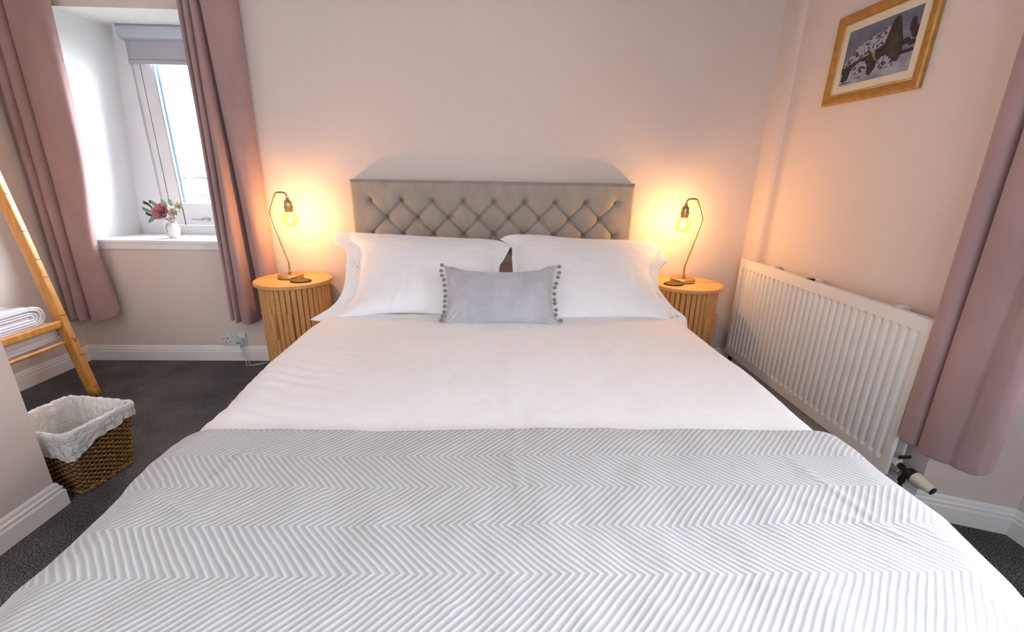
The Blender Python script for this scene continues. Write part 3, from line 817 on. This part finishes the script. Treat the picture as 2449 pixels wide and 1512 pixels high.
for x, y, lab in ((-1.222, 2.635, 'dark brown round coaster on the left bedside table'), (1.108, 2.650, 'dark brown round coaster on the right bedside table')):
    bm = bmesh.new(); add_lathe(bm, [(0, 0), (.056, 0), (.060, .003), (.060, .007), (.056, .010), (.050, .0105), (0, .0095)], (0, 0, 0), 48)
    o = obj('coaster', bm, 'darkbrown', None, True, (x, y, .6602)); o.scale = (1.05, .82, 1)
    tag(o, lab, 'coaster', 'dark coasters beside the lamps')

# ------------------------------------------------------------------ radiator
RX = 1.585; RY0, RY1, RZ0, RZ1 = 1.455, 2.772, .150, .812
rad = thing('radiator', 'white ribbed panel radiator on the right wall', 'radiator', (1.64, 2.1, RZ0))
def rl(x, y, z): return (x - 1.64, y - 2.1, z - RZ0)
NR_ = 31; pitch = (RY1 - RY0 - .05) / NR_
def rad_d(y, z):
    a = ((y - RY0 - .025) / pitch) % 1.0
    inside = 1 if RY0 + .025 < y < RY1 - .025 else 0
    c = abs(a - .5) * 2
    prof_ = max(0, min(1, (.62 - c) / .28)); prof_ = prof_ * prof_ * (3 - 2 * prof_)
    ez = max(0, min(1, (z - (RZ0 + .052)) / .014)) * max(0, min(1, ((RZ1 - .052) - z) / .014))
    return .0095 * prof_ * ez * inside
rows = []; NYR = 31 * 16; NZR = 70
zs = sorted(set([RZ0 + (RZ1 - RZ0) * k / 40 for k in range(41)] + [RZ0 + .048 + .0035 * k for k in range(8)] + [RZ1 - .048 - .0035 * k for k in range(8)]))
for z in zs:
    rows.append([rl(RX + rad_d(RY0 + (RY1 - RY0) * j / NYR, z), RY0 + (RY1 - RY0) * j / NYR, z) for j in range(NYR + 1)])
bm = bmesh.new(); V = add_grid(bm, rows)
n1_, n2_ = len(V) - 1, len(V[0]) - 1
edge = [V[0][j] for j in range(n2_ + 1)] + [V[i][n2_] for i in range(1, n1_ + 1)] + [V[n1_][j] for j in range(n2_ - 1, -1, -1)] + [V[i][0] for i in range(n1_ - 1, 0, -1)]
back = [bm.verts.new((v.co.x + .016, v.co.y, v.co.z)) for v in edge]
for i in range(len(edge)):
    k = (i + 1) % len(edge); bm.faces.new((edge[i], edge[k], back[k], back[i]))
bm.faces.new(back)
obj('front_panel', bm, 'rad', rad, True)
bm = bmesh.new(); y = RY0 + .05
while y < RY1 - .06:
    add_box(bm, RX + .018 - 1.64, RX + .060 - 1.64, y - 2.1, y + .0012 - 2.1, .05, RZ1 - RZ0 - .055); y += .03
add_box(bm, RX + .058 - 1.64, RX + .060 - 1.64, RY0 + .04 - 2.1, RY1 - .04 - 2.1, .05, RZ1 - RZ0 - .055)
obj('convector_fins', bm, 'rad', rad)
obj('back_panel', box(*[a - b for a, b in zip((RX + .062, RX + .074, RY0 + .01, RY1 - .01), (1.64, 1.64, 2.1, 2.1))], .0, RZ1 - RZ0 - .012, .004), 'rad', rad)
for yy in (RY0 + .20, RY0 + .70, RY1 - .25):
    bm = bmesh.new(); add_box(bm, RX + .072 - 1.64, .058, yy - 2.1, yy + .03 - 2.1, .02, .64, .002)
    add_box(bm, RX + .064 - 1.64, .045, yy - 2.1 - .004, yy + .034 - 2.1, RZ1 - RZ0 - .02, RZ1 - RZ0 - .004, .002)
    obj('wall_bracket', bm, 'rad', rad)
bm = bmesh.new(); add_box(bm, RX + .02 - 1.64, RX + .05 - 1.64, 2.145 - 2.1, 2.170 - 2.1, RZ1 - RZ0 - .02, RZ1 - RZ0 + .004, .003)
obj('top_clip', bm, 'bronze', rad)
# near-end thermostatic valve
bm = bmesh.new()
add_tube(bm, [rl(1.625, 1.47, .205), rl(1.625, 1.445, .205)], .016, 16); obj('radiator_tail', bm, 'rad', rad, True)
v0 = Vector(rl(1.628, 1.425, .200))
val = bmesh.new(); add_tube(val, [v0 + Vector((0, .028, .002)), v0 + Vector((0, .010, 0))], .013, 16)
add_tube(val, [v0 + Vector((0, .012, 0)), v0 + Vector((.004, -.02, -.004))], .009, 16)
add_tube(val, [v0 + Vector((.006, -.010, .0)), v0 + Vector((-.002, -.008, -.05))], .010, 16)
add_tube(val, [v0 + Vector((-.002, -.008, -.035)), v0 + Vector((-.004, -.008, -.055))], .013, 6)
add_box(val, v0.x - .022, v0.x + .030, v0.y + .012, v0.y + .017, v0.z + .035, v0.z + .050, .002)
obj('valve_body', val, 'bronze', rad, True)
d_ = Vector((.20, -.96, -.20)).normalized(); s_ = v0 + Vector((.003, -.014, -.004))
bm = bmesh.new(); add_lathe(bm, [(0, 0), (.019, 0), (.0225, .004), (.0235, .026), (.0, .027)], s_, 28, d_); obj('valve_collar', bm, 'black', rad, True)
bm = bmesh.new(); add_lathe(bm, [(0, .026), (.0238, .026), (.0245, .030), (.0235, .048), (.0205, .070), (.0175, .090), (.0165, .094), (0, .094)], s_, 28, d_)
h_ = obj('thermostat_head', bm, 'cream', rad, True); h_['label'] = 'cream tapered thermostat head'
bm = bmesh.new(); add_lathe(bm, [(0, .093), (.0160, .093), (.0160, .098), (.013, .100), (0, .100)], s_, 28, d_); obj('end_dial', bm, 'black', h_, True)
bm = bmesh.new(); add_tube(bm, [v0 + Vector((-.003, -.008, -.05)), v0 + Vector((-.003, -.008, -.199))], .0075, 14); obj('feed_pipe', bm, 'bronze', rad, True)
bm = bmesh.new(); add_tube(bm, [rl(1.615, 2.745, .0), rl(1.615, 2.745, .165)], .008, 12); add_tube(bm, [rl(1.615, 2.745, .11), rl(1.615, 2.745, .165)], .014, 12); obj('return_valve', bm, 'black', rad, True)

# ------------------------------------------------------------------ picture
PX = XR
pic = thing('framed_picture', 'landscape photograph of a snowy stone cottage in a gilded frame, on the right wall', 'picture', (PX, 2.172, 1.66))
pic.rotation_euler = (R(1.0), 0, 0)
def pl(y, z): return (y - 2.172, z - 1.66)
PY0, PY1, PZ0, PZ1 = 1.898, 2.452, 1.664, 2.062; FW = .046
def mitre(name, o0, o1, i0, i1):
    prof_ = [(-.001, 0.0), (-.016, 0.0), (-.022, .12), (-.022, .35), (-.017, .62), (-.012, .86), (-.014, .93), (-.010, 1.0), (-.001, 1.0)]
    bm = bmesh.new(); A = []; B_ = []
    for x, t in prof_:
        a = Vector(o0).lerp(Vector(i0), t); b = Vector(o1).lerp(Vector(i1), t)
        A.append(bm.verts.new((x, a.x, a.y))); B_.append(bm.verts.new((x, b.x, b.y)))
    n = len(A)
    for k in range(n): bm.faces.new((A[k], A[(k + 1) % n], B_[(k + 1) % n], B_[k]))
    bm.faces.new(A[::-1]); bm.faces.new(B_)
    o = obj(name, bm, 'gold', pic, True)
oc = [pl(PY0, PZ0), pl(PY1, PZ0), pl(PY1, PZ1), pl(PY0, PZ1)]
ic = [pl(PY0 + FW, PZ0 + FW), pl(PY1 - FW, PZ0 + FW), pl(PY1 - FW, PZ1 - FW), pl(PY0 + FW, PZ1 - FW)]
for k in range(4): mitre('frame_rail', oc[k], oc[(k + 1) % 4], ic[k], ic[(k + 1) % 4])
a = pl(PY0 + FW, PZ0 + FW); b = pl(PY1 - FW, PZ1 - FW)
obj('mount', box(-.008, -.004, a[0] - .004, b[0] + .004, a[1] - .004, b[1] + .004), 'mount', pic)
# the print
M['p_sky'] = noisy('print_grey_sky', (.085, .10, .145), (.15, .17, .23), 9, .5, 0)
M['p_snow'] = noisy('print_snow', (.17, .19, .25), (.34, .36, .43), 16, .5, 0)
M['p_roof'] = noisy('print_snowy_slates', (.022, .020, .024), (.30, .31, .37), 75, .5, 0, 0, 4, (1, 1, 1), .42, .50)
M['p_dark'] = noisy('print_dark_stone', (.010, .008, .010), (.035, .026, .022), 60, .5, 0)
M['p_gable'] = noisy('print_brown_gable', (.022, .014, .012), (.060, .040, .032), 40, .5, 0)
M['p_yel'] = mat('print_yellow_flowers', (.30, .22, .01), .5)
PW0, PW1 = PY0 + FW + .036, PY1 - FW - .036; PH0, PH1 = PZ0 + FW + .034, PZ1 - FW - .034
def pp_(s, t, lay): y, z = pl(PW1 + (PW0 - PW1) * s, PH0 + (PH1 - PH0) * t); return (-.0082 - .00012 * lay, y, z)
bm = bmesh.new(); lay = 1
def poly(pts, mi):
    global lay
    f = bm.faces.new([bm.verts.new(pp_(max(0, min(1, s)), max(0, min(1, t)), lay)) for s, t in pts]); f.material_index = mi; lay += 1
poly([(0, 0), (1, 0), (1, 1), (0, 1)], 0)
poly([(0, 0), (1, 0), (1, .30), (.86, .30), (.6, .25), (.45, .22), (.2, .24), (0, .30)], 1)
random.seed(8)
def blob(cx, cy, rx, ry, mi, n=14, j=.25):
    poly([(cx + rx * math.cos(2 * math.pi * k / n) * (1 + random.uniform(-j, j)), cy + ry * math.sin(2 * math.pi * k / n) * (1 + random.uniform(-j, j))) for k in range(n)], mi)
blob(.92, .74, .05, .12, 3); blob(.97, .62, .05, .10, 3); blob(.88, .50, .05, .06, 3); blob(.96, .45, .06, .05, 3)
blob(.92, .33, .10, .035, 3)
poly([(.02, .40), (.16, .60), (.20, .66), (.34, .73), (.50, .80), (.63, .86), (.67, .84), (.66, .60), (.58, .50), (.40, .42), (.22, .36), (.05, .30)], 2)
poly([(.0, .34), (.06, .33), (.18, .40), (.32, .44), (.46, .48), (.56, .55), (.62, .55), (.62, .36), (.52, .33), (.40, .30), (.33, .36), (.16, .30), (.13, .10), (.07, .06), (.02, .10), (.03, .22), (0, .24)], 3)
poly([(.585, .52), (.62, .74), (.645, .90), (.69, .97), (.735, .94), (.775, .78), (.83, .56), (.86, .34), (.82, .20), (.70, .24), (.62, .33)], 3)
poly([(.64, .48), (.66, .70), (.70, .76), (.75, .66), (.80, .48), (.82, .30), (.72, .30), (.66, .36)], 4)
poly([(.20, .32), (.28, .38), (.36, .36), (.40, .26), (.36, .18), (.24, .16), (.17, .22)], 2)
poly([(.44, .40), (.52, .38), (.54, .20), (.47, .08), (.42, .12), (.41, .26)], 3)
poly([(.54, .36), (.66, .36), (.74, .26), (.78, .14), (.60, .12), (.53, .22)], 2)
blob(.47, .44, .018, .05, 5, 9); blob(.50, .36, .014, .03, 5, 8)
poly([(.0, .0), (.35, .0), (.30, .05), (.12, .05), (.0, .04)], 1)
blob(.12, .045, .10, .010, 3, 12); blob(.30, .09, .05, .008, 3, 10)
o = obj('print', bm, ['p_sky', 'p_snow', 'p_roof', 'p_dark', 'p_gable', 'p_yel'], pic)
o['label'] = 'snow-covered ruined cottage under a grey sky'

# ------------------------------------------------------------------ socket, plug, cables
so = thing('wall_socket', 'white double wall socket above the skirting, left of the bedside table', 'socket', (-1.885, D, .163))
obj('faceplate', box(-.084, .084, -.010, 0, -.048, .048, .004, 3), 'plastic', so, True)
for cx in (-.046, .046):
    bm = bmesh.new(); add_box(bm, cx - .003, cx + .003, -.0104, -.009, 0, .012); obj('pin_slot', bm, 'dark', so)
    for dx in (-.016, .016): bm = bmesh.new(); add_box(bm, cx + dx - .0035, cx + dx + .0035, -.0104, -.009, -.026, -.020); obj('pin_slot', bm, 'dark', so)
for cx in (-.016, .014):
    obj('rocker_switch', box(cx - .008, cx + .008, -.0135, -.009, .012, .040, .002), 'plastic', so, True)
for cx in (-.016, .014): bm = bmesh.new(); add_box(bm, cx - .0088, cx + .0088, -.0105, -.0095, .011, .041); obj('switch_surround', bm, 'dark', so)
for cx in (-.072, .070):
    bm = bmesh.new(); add_lathe(bm, [(0, 0), (.0036, 0), (.0036, .0008), (0, .001)], (cx, -.010, .0), 12, (0, -1, 0)); obj('screw', bm, 'dark', so)
pg = thing('plug', 'white plug with a green sticker in the right outlet of the wall socket', 'plug', (-1.838, D - .010, .150))
bm = bmesh.new()
add_prism(bm, [(-.026, -.024), (.026, -.024), (.026, .010), (.014, .026), (-.014, .026), (-.026, .010)], -.030, 0.0, 1)
add_prism(bm, [(-.016, -.026), (.016, -.026), (.018, .008), (.010, .018), (-.010, .018), (-.018, .008)], -.040, -.030, 1)
bmesh.ops.bevel(bm, geom=bm.edges[:], offset=.003, segments=2, affect='EDGES')
obj('plug_body', bm, 'plastic', pg, True)
obj('sticker', box(-.013, .011, -.0412, -.0399, -.008, .006), 'green', pg)
def cable(name, pts, r, m_, parent):
    bm = bmesh.new(); add_tube(bm, catmull(pts, 140), r, 8); return obj(name, bm, m_, parent, 'all')
cable('cable', [(0, -.022, -.026), (.004, -.028, -.045), (.012, -.034, -.066), (.028, -.05, -.100), (.052, -.07, -.130), (.058, -.085, -.1455), (.075, -.100, -.1465), (.12, -.080, -.1465), (.175, -.055, -.1465), (.195, -.045, -.13), (.205, -.03, -.095), (.240, -.02, -.070), (.300, -.015, -.060)], .0026, 'cable', pg)
cable('cable', [(.004, -.022, -.026), (.010, -.026, -.045), (.03, -.036, -.075), (.06, -.055, -.118), (.074, -.07, -.1460), (.11, -.095, -.1465), (.17, -.07, -.1462)], .0020, 'cable', pg)

# ------------------------------------------------------------------ ladder and towels
LB = Vector((-2.430, 2.405, 0)); LT = Vector((-2.880, 2.595, 1.80))
lad = thing('ladder', 'honey bamboo ladder leaning against the left wall', 'ladder', LB)
ld = (LT - LB)
def lp(s, dy=0.0, dx=0.0): return LB + ld * s + Vector((dx, dy, 0)) - LB
def rail(y_off, name):
    bm = bmesh.new(); A = []
    dirn = ld.normalized(); side = Vector((0, 1, 0)); fr = dirn.cross(side).normalized()
    if fr.x < 0: fr = -fr
    ws, wf = .021, .029
    p0 = lp(0, y_off); p1 = lp(1.0, y_off)
    N = 40
    rings = []
    for k in range(N + 1):
        t = k / N; c = p0.lerp(p1, t); g = 1.0
        rr = []
        for q in range(16):
            a = 2 * math.pi * (q + .5) / 16
            ca, sa = math.cos(a), math.sin(a); sg = lambda v: (1 if v > 0 else -1) * abs(v) ** .45
            rr.append(bm.verts.new(c + side * (sg(ca) * ws * g) + fr * (sg(sa) * wf * g)))
        rings.append(rr)
    for k in range(N):
        for q in range(16): bm.faces.new((rings[k][q], rings[k][(q + 1) % 16], rings[k + 1][(q + 1) % 16], rings[k + 1][q]))
    bm.faces.new(rings[0][::-1]); bm.faces.new(rings[-1])
    for v_ in bm.verts:
        if v_.co.z < .0: v_.co.z = 0.0
    o = obj(name, bm, 'bamboo', lad, 'all')
    random.seed(int(y_off * -100) + 4)
    for k in range(12):
        t = (k + random.uniform(.2, .8)) / 12; c = p0.lerp(p1, t)
        b2 = bmesh.new(); w = random.choice((.9, .8))
        add_tube(b2, [c + side * (ws * .95) * w * (-1) + fr * wf * .985 + dirn * .001, c + fr * (wf * 1.0), c + side * (ws * .8) + fr * wf * .985 - dirn * .002], .0022, 6)
        obj('bamboo_node', b2, 'knot', o, 'all')
    return o
rail(0, 'rail'); rail(-.46, 'rail')
bm = bmesh.new(); c = lp(.185, 0); add_lathe(bm, [(0, 0), (.005, 0), (.005, .002), (0, .003)], c + Vector((.0298, -.002, .006)), 14, (1, 0, .24)); obj('screw', bm, 'dark', lad)
for s in (.245, .70, .88):
    c = lp(s); bm = bmesh.new()
    add_box(bm, c.x - .018, c.x + .018, c.y - .455, c.y - .005, c.z - .021, c.z + .021, .008, 3)
    obj('rung', bm, 'bamboo', lad, True)
c = lp(.185); bm = bmesh.new(); add_tube(bm, [(c.x - .012, c.y - .005, c.z), (c.x - .012, c.y - .455, c.z)], .011, 12); obj('rung', bm, 'bamboo', lad, True)

def towel(x0, x1, y0, y1, z0, z1, label, seed):
    """folded towel: rounded fold at +y end"""
    random.seed(seed)
    th = z1 - z0; n = 34
    outl = []
    for k in range(n + 1):
        a = -math.pi / 2 + math.pi * k / n
        outl.append((y1 - th * .75 + math.cos(a) ** .8 * th * .75 if math.cos(a) > 0 else y1 - th * .75, (z0 + z1) / 2 + math.sin(a) * th / 2))
    m_ = 24
    top = [(y0 + (y1 - th * .75 - y0) * (1 - k / m_), z1) for k in range(1, m_ + 1)]
    bot = [(y0 + (y1 - th * .75 - y0) * k / m_, z0) for k in range(m_)]
    ring = bot + outl + top
    rows = []
    for i in range(25):
        u = i / 24; x = x0 + (x1 - x0) * u; r = []
        sh = 1 - .10 * abs(2 * u - 1) ** 6
        cy, cz = (y0 + y1) / 2, (z0 + z1) / 2
        for (y, z) in ring:
            w = .006 * fbm(y * 8, z * 8, x * 8 + seed) + .004 * fbm(y * 20, z * 20, seed)
            r.append((x + .003 * math.sin(z * 300 + seed), cy + (y - cy) * sh + w, cz + (z - cz) * sh + w * (1 if z > z0 + .01 else 0)))
        rows.append(r)
    bm = bmesh.new(); V = add_grid(bm, [r + [r[0]] for r in rows])
    bmesh.ops.remove_doubles(bm, verts=bm.verts[:], dist=1e-5)
    o = obj('towel', bm, 'towel', None, 'all')
    # layered folded end facing the room: nested rounded laps
    b2 = bmesh.new()
    for k, sc in enumerate((.96, .74, .50, .26)):
        P = []
        cy, cz = y1 - th * .75, (z0 + z1) / 2
        for (y, z) in [(y0 + .01, z0 + th * (1 - sc) / 2)] + [(cy + (yy - cy) * sc, cz + (zz - cz) * sc) for yy, zz in outl] + [(y0 + .01, z1 - th * (1 - sc) / 2)]:
            P.append((x1 - .001 + .005 * fbm(y * 9, z * 14, seed + k), y + .003 * fbm(y * 15, z * 12, k), z + .006 * fbm(y * 7, z * 5, seed + k * 3)))
        add_tube(b2, catmull(P, 120), .0085 if k < 2 else .007, 8)
    f_ = obj('folded_edge', b2, 'towel', o, 'all')
    # close the ends
    for xx in (x0, x1 - .004):
        b3 = bmesh.new(); add_prism(b3, [(y, z) for y, z in ring[::2]], xx - .001, xx + .002, 0); obj('folded_end', b3, 'towel', o)
    tag(o, label, 'towel', 'white towels behind the ladder rungs')
    return o
towel(-2.86, -2.575, 2.02, 2.475, .345, .440, 'folded white towel on the lowest ladder rung, under the other towel', 3)
towel(-2.87, -2.585, 2.00, 2.410, .452, .560, 'folded white towel lying on top of the other on the ladder', 9)

# ------------------------------------------------------------------ waste basket with liner
wb_ = thing('waste_basket', 'square wicker waste basket with a white bin liner, beside the near left wall end', 'basket', (-1.83, 1.66, 0))
RIM = [(-1.692, 1.508), (-1.640, 1.772), (-1.962, 1.822), (-2.014, 1.560)]
BOT = [(-1.722, 1.545), (-1.690, 1.748), (-1.935, 1.786), (-1.968, 1.585)]
HB = .292
def corner_pt(u, h, out=0.0):
    """u in 0..4 round the basket, h 0..1"""
    k = int(u) % 4; t = u - int(u)
    rad_ = .09
    def P(tab, k_, t_): return Vector(tab[k_]).lerp(Vector(tab[(k_ + 1) % 4]), t_)
    # rounded corners
    e_ = .09
    b_ = P(BOT, k, t); r_ = P(RIM, k, t)
    if t < e_:
        kk = (k - 1) % 4; w = (.5 + t / e_ / 2)
        def rc(tab): 
            a_ = Vector(tab[kk]).lerp(Vector(tab[k]), 1 - e_); c_ = Vector(tab[k]); d2 = Vector(tab[k]).lerp(Vector(tab[(k + 1) % 4]), e_)
            return a_ * (1 - w) ** 2 + c_ * 2 * w * (1 - w) + d2 * w * w
        b_, r_ = rc(BOT), rc(RIM)
    elif t > 1 - e_:
        w = (t - (1 - e_)) / e_ / 2; k1 = (k + 1) % 4
        def rc(tab):
            a_ = Vector(tab[k]).lerp(Vector(tab[k1]), 1 - e_); c_ = Vector(tab[k1]); d2 = Vector(tab[k1]).lerp(Vector(tab[(k1 + 1) % 4]), e_)
            return a_ * (1 - w) ** 2 + c_ * 2 * w * (1 - w) + d2 * w * w
        b_, r_ = rc(BOT), rc(RIM)
    p = b_.lerp(r_, h); c = Vector((-1.83, 1.66))
    d = (p - c).normalized()
    p = p + d * out
    return Vector((p.x + 1.83, p.y - 1.66, 0))
bm = bmesh.new(); NW = 4 * 56; rowsN = 25
for k in range(rowsN):
    pts = []
    z = .014 + (HB - .03) * k / (rowsN - 1)
    for i in range(NW):
        u = 4 * i / NW; ph = i * math.pi / 4 + (math.pi if k % 2 else 0)
        p = corner_pt(u, z / HB, .0055 * math.sin(ph)); pts.append((p.x, p.y, z))
    add_tube(bm, pts + [pts[0]], .0041, 6, False)
obj('weave', bm, 'wicker', wb_, 'all')
bm = bmesh.new()
for i in range(0, NW, 4):
    u = 4 * (i + 2 - 2) / NW; a_ = corner_pt(u, .02); b_ = corner_pt(u, .98)
    add_tube(bm, [(a_.x, a_.y, .006), (b_.x, b_.y, HB)], .0032, 6)
rw = [[(lambda p: (p.x, p.y, z))(corner_pt(4 * i / 96 % 4, z / HB, -.004)) for i in range(97)] for z in (.004, .1, .2, HB - .004)]
add_grid(bm, rw)
bm.faces.new([bm.verts.new((lambda p: (p.x, p.y, .004))(corner_pt(4 * i / 32, 0))) for i in range(32)])
obj('stakes', bm, 'wicker_dark', wb_)
for nm, lst in (('rim_border', ((HB, .002, 0), (HB, .002, math.pi))), ('base_border', ((.006, .004, 0), (.006, .004, math.pi), (.014, .005, 1)))):
    bm = bmesh.new()
    for zz, o_, ph in lst:
        pts = []
        for i in range(NW + 1):
            u = 4 * i / NW % 4; a = i * .55 + ph
            p = corner_pt(u, zz / HB, o_ + .0045 * math.sin(a)); pts.append((p.x, p.y, max(.0055, zz + .0045 * math.cos(a))))
        add_tube(bm, pts, .0052, 6, False)
    obj(nm, bm, 'wicker', wb_, 'all')
# liner: inside wall, over the rim, folded skirt outside
bm = bmesh.new(); rows = []; NU = 240
def skirt(u):
    # how far the liner hangs below the rim outside
    u = u % 4
    tab = [(0, .115), (.25, .085), (.5, .060), (.85, .050), (1.0, .055), (2, .05), (3.0, .06), (3.5, .085), (3.85, .115), (4, .115)]
    return interp(tab, u) + .006 * math.sin(u * 13) + .004 * math.sin(u * 31)
for q in range(30):
    r = []
    for i in range(NU + 1):
        u = (4 * i / NU) % 4; n_ = .5 * fbm(math.cos(u * 1.57) * 3, math.sin(u * 1.57) * 3, q * .25) ; n2_ = math.sin(u * 37 + 2 * math.sin(u * 9)) * .5 + math.sin(u * 71) * .3
        if q < 12:    # inside, going up
            t_ = q / 12; z = .02 + (HB - .01) * t_; p = corner_pt(u, z / HB, -.014 - .012 * (1 - t_) + .008 * n_ + .003 * n2_ * (1 - t_ * .5))
        elif q < 18:  # roll over the rim
            a = math.pi * (q - 12) / 6; z = HB + .004 + .012 * math.sin(a) + .003 * n2_ + .003 * n_; p = corner_pt(u, 1.0, -.012 * math.cos(a) + .004 + .002 * n2_)
        else:
            t_ = (q - 18) / 11; z = HB + .002 - skirt(u) * t_; p = corner_pt(u, z / HB, .015 + .005 * n2_ * t_ + .006 * n_ + .004 * t_)
        r.append((p.x, p.y, z))
    rows.append(r)
add_grid(bm, rows)
bm.faces.new([bm.verts.new((lambda p: (p.x, p.y, .022))(corner_pt(4 * i / 32, 0, -.03))) for i in range(32)])
lo = obj('bin_liner', bm, 'liner', wb_, 'all'); lo['label'] = 'crinkled white plastic liner folded over the rim'

# ------------------------------------------------------------------ flowers in a vase on the sill
VX, VY, VZ = -2.235, 3.055, .8595
vs = thing('vase', 'small white vase of artificial flowers on the niche window sill', 'vase of flowers', (VX, VY, VZ))
M['vase'] = mat('white_ceramic', (.78, .78, .80), .3)
M['twig'] = mat('grey_twig', (.16, .14, .15), .7)
M['leaf'] = mat('dark_green_leaf', (.035, .10, .045), .6)
M['leaf2'] = mat('pale_green_leaf', (.18, .36, .27), .6)
M['rose'] = noisy('dusty_rose_petals', (.46, .15, .16), (.62, .30, .30), 60, .7, 0)
M['petal'] = noisy('cream_petals', (.72, .62, .50), (.80, .74, .66), 60, .7, 0)
M['yellow'] = mat('yellow_stamens', (.65, .48, .08), .7)
bm = bmesh.new(); add_lathe(bm, [(0, 0), (.026, 0), (.030, .004), (.040, .035), (.043, .060), (.036, .088), (.028, .104), (.031, .112), (.028, .112), (.024, .104), (.0, .10)], (0, 0, 0), 32)
body = obj('vase_body', bm, 'vase', vs, True)
bm = bmesh.new(); random.seed(4)
for k in range(7):   # sprig drawn on the vase as a fine raised twig
    a = -1.75 + random.uniform(-.25, .25); z = .015 + k * .012
    p = [Vector((math.cos(a + dt) * .0435, math.sin(a + dt) * .0435, z + dz)) for dt, dz in ((0, 0), (.1, .01), (.16, .022))]
    add_tube(bm, p, .0010, 5)
obj('painted_sprig', bm, 'twig', body)
def petal_faces(bm, c, d, up, l, w, cup=.3, n=5, mi=0):
    d = Vector(d).normalized(); s = d.cross(Vector(up)).normalized(); nn = s.cross(d)
    rows = []
    for i in range(n + 1):
        t = i / n; ww = w * math.sin(math.pi * min(1, t * .85 + .12)) ** .8
        rows.append([Vector(c) + d * (l * t) + s * (ww * k) + nn * (cup * l * t * t + abs(k) * w * .35) for k in (-1, -.5, 0, .5, 1)])
    add_grid(bm, rows, mi=mi)
def flower(c, face, R_, m_, name, n=(5, 7, 9), centre=None):
    bm = bmesh.new(); face = Vector(face).normalized(); a_ = face.orthogonal().normalized(); b_ = face.cross(a_)
    for ring, k in enumerate(n):
        for j in range(k):
            an = 2 * math.pi * j / k + ring * .5; out = a_ * math.cos(an) + b_ * math.sin(an)
            til = (.25, .9, 1.7)[min(ring, 2)]
            d = (out * til + face).normalized(); up = (face - out * .3)
            petal_faces(bm, Vector(c) + out * (.002 + .004 * ring), d, d.cross(out.cross(face)), R_ * (.55 + .22 * ring), R_ * (.26 + .08 * ring), -.25)
    if centre:
        for j in range(16):
            an = j * 2.4; q = .0022 * math.sqrt(j); p = Vector(c) + face * R_ * .25 + a_ * math.cos(an) * q * 1.6 + b_ * math.sin(an) * q * 1.6
            add_lathe(bm, [(0, 0), (.0018, .001), (0, .003)], p, 6, face, mi=1)
    return obj(name, bm, [m_, 'yellow'], vs, 'all')
def stem(name, pts, r=.0014, m_='leaf'):
    bm = bmesh.new(); add_tube(bm, catmull(pts, 24), r, 6); return obj(name, bm, m_, vs, 'all')
flower((.002, -.055, .172), (-.15, -1, .45), .060, 'rose', 'rose_flower')
flower((.060, -.035, .165), (.3, -1, .35), .052, 'petal', 'cream_flower', (5, 7), True)
flower((.085, -.020, .205), (.5, -.8, .6), .045, 'petal', 'cream_flower', (5, 7), True)
flower((.035, .000, .205), (0, -.6, 1), .035, 'petal', 'cream_flower', (5, 6), True)
flower((.045, -.045, .125), (.2, -1, .0), .036, 'petal', 'cream_flower', (5, 6), True)
for c_ in ((-.020, -.045, .165), (.060, -.02, .15), (.08, -.01, .19), (.03, 0, .19), (.045, -.03, .12)):
    stem('stem', [(0, 0, .10), (c_[0] * .5, c_[1] * .5, (.1 + c_[2]) / 2), c_])
for k, (dx, dz) in enumerate(((-.115, .235), (-.13, .195), (-.115, .165), (-.075, .240))):
    pts = [(0, 0, .10), (dx * .4, -.02, .15), (dx * .8, -.03, dz * .93), (dx, -.035, dz)]
    bm = bmesh.new(); P = catmull(pts, 20); add_tube(bm, P, .0012, 5); random.seed(k)
    for j in range(9, 20):
        for sd in (-1, 1):
            d = (P[min(j + 1, 19)] - P[j - 1]).normalized(); o_ = Vector((-.2, -.3 * sd, .8 * sd)) + d * .9
            petal_faces(bm, P[j], o_, (0, -1, .2), .017, .0045, .1, 3)
    obj('leafy_sprig', bm, 'leaf' if k != 1 else 'leaf2', vs, 'all')
for c_, d in (((-.06, -.045, .150), (-.7, -.3, -.9)), ((-.04, -.03, .20), (-.4, -.2, .9)), ((.04, -.02, .215), (.3, -.3, .9)), ((.01, -.02, .205), (-.2, -.2, 1))):
    bm = bmesh.new(); petal_faces(bm, c_, d, (0, -1, .1), .060, .014, .15, 6); obj('leaf', bm, 'leaf2', vs, 'all')
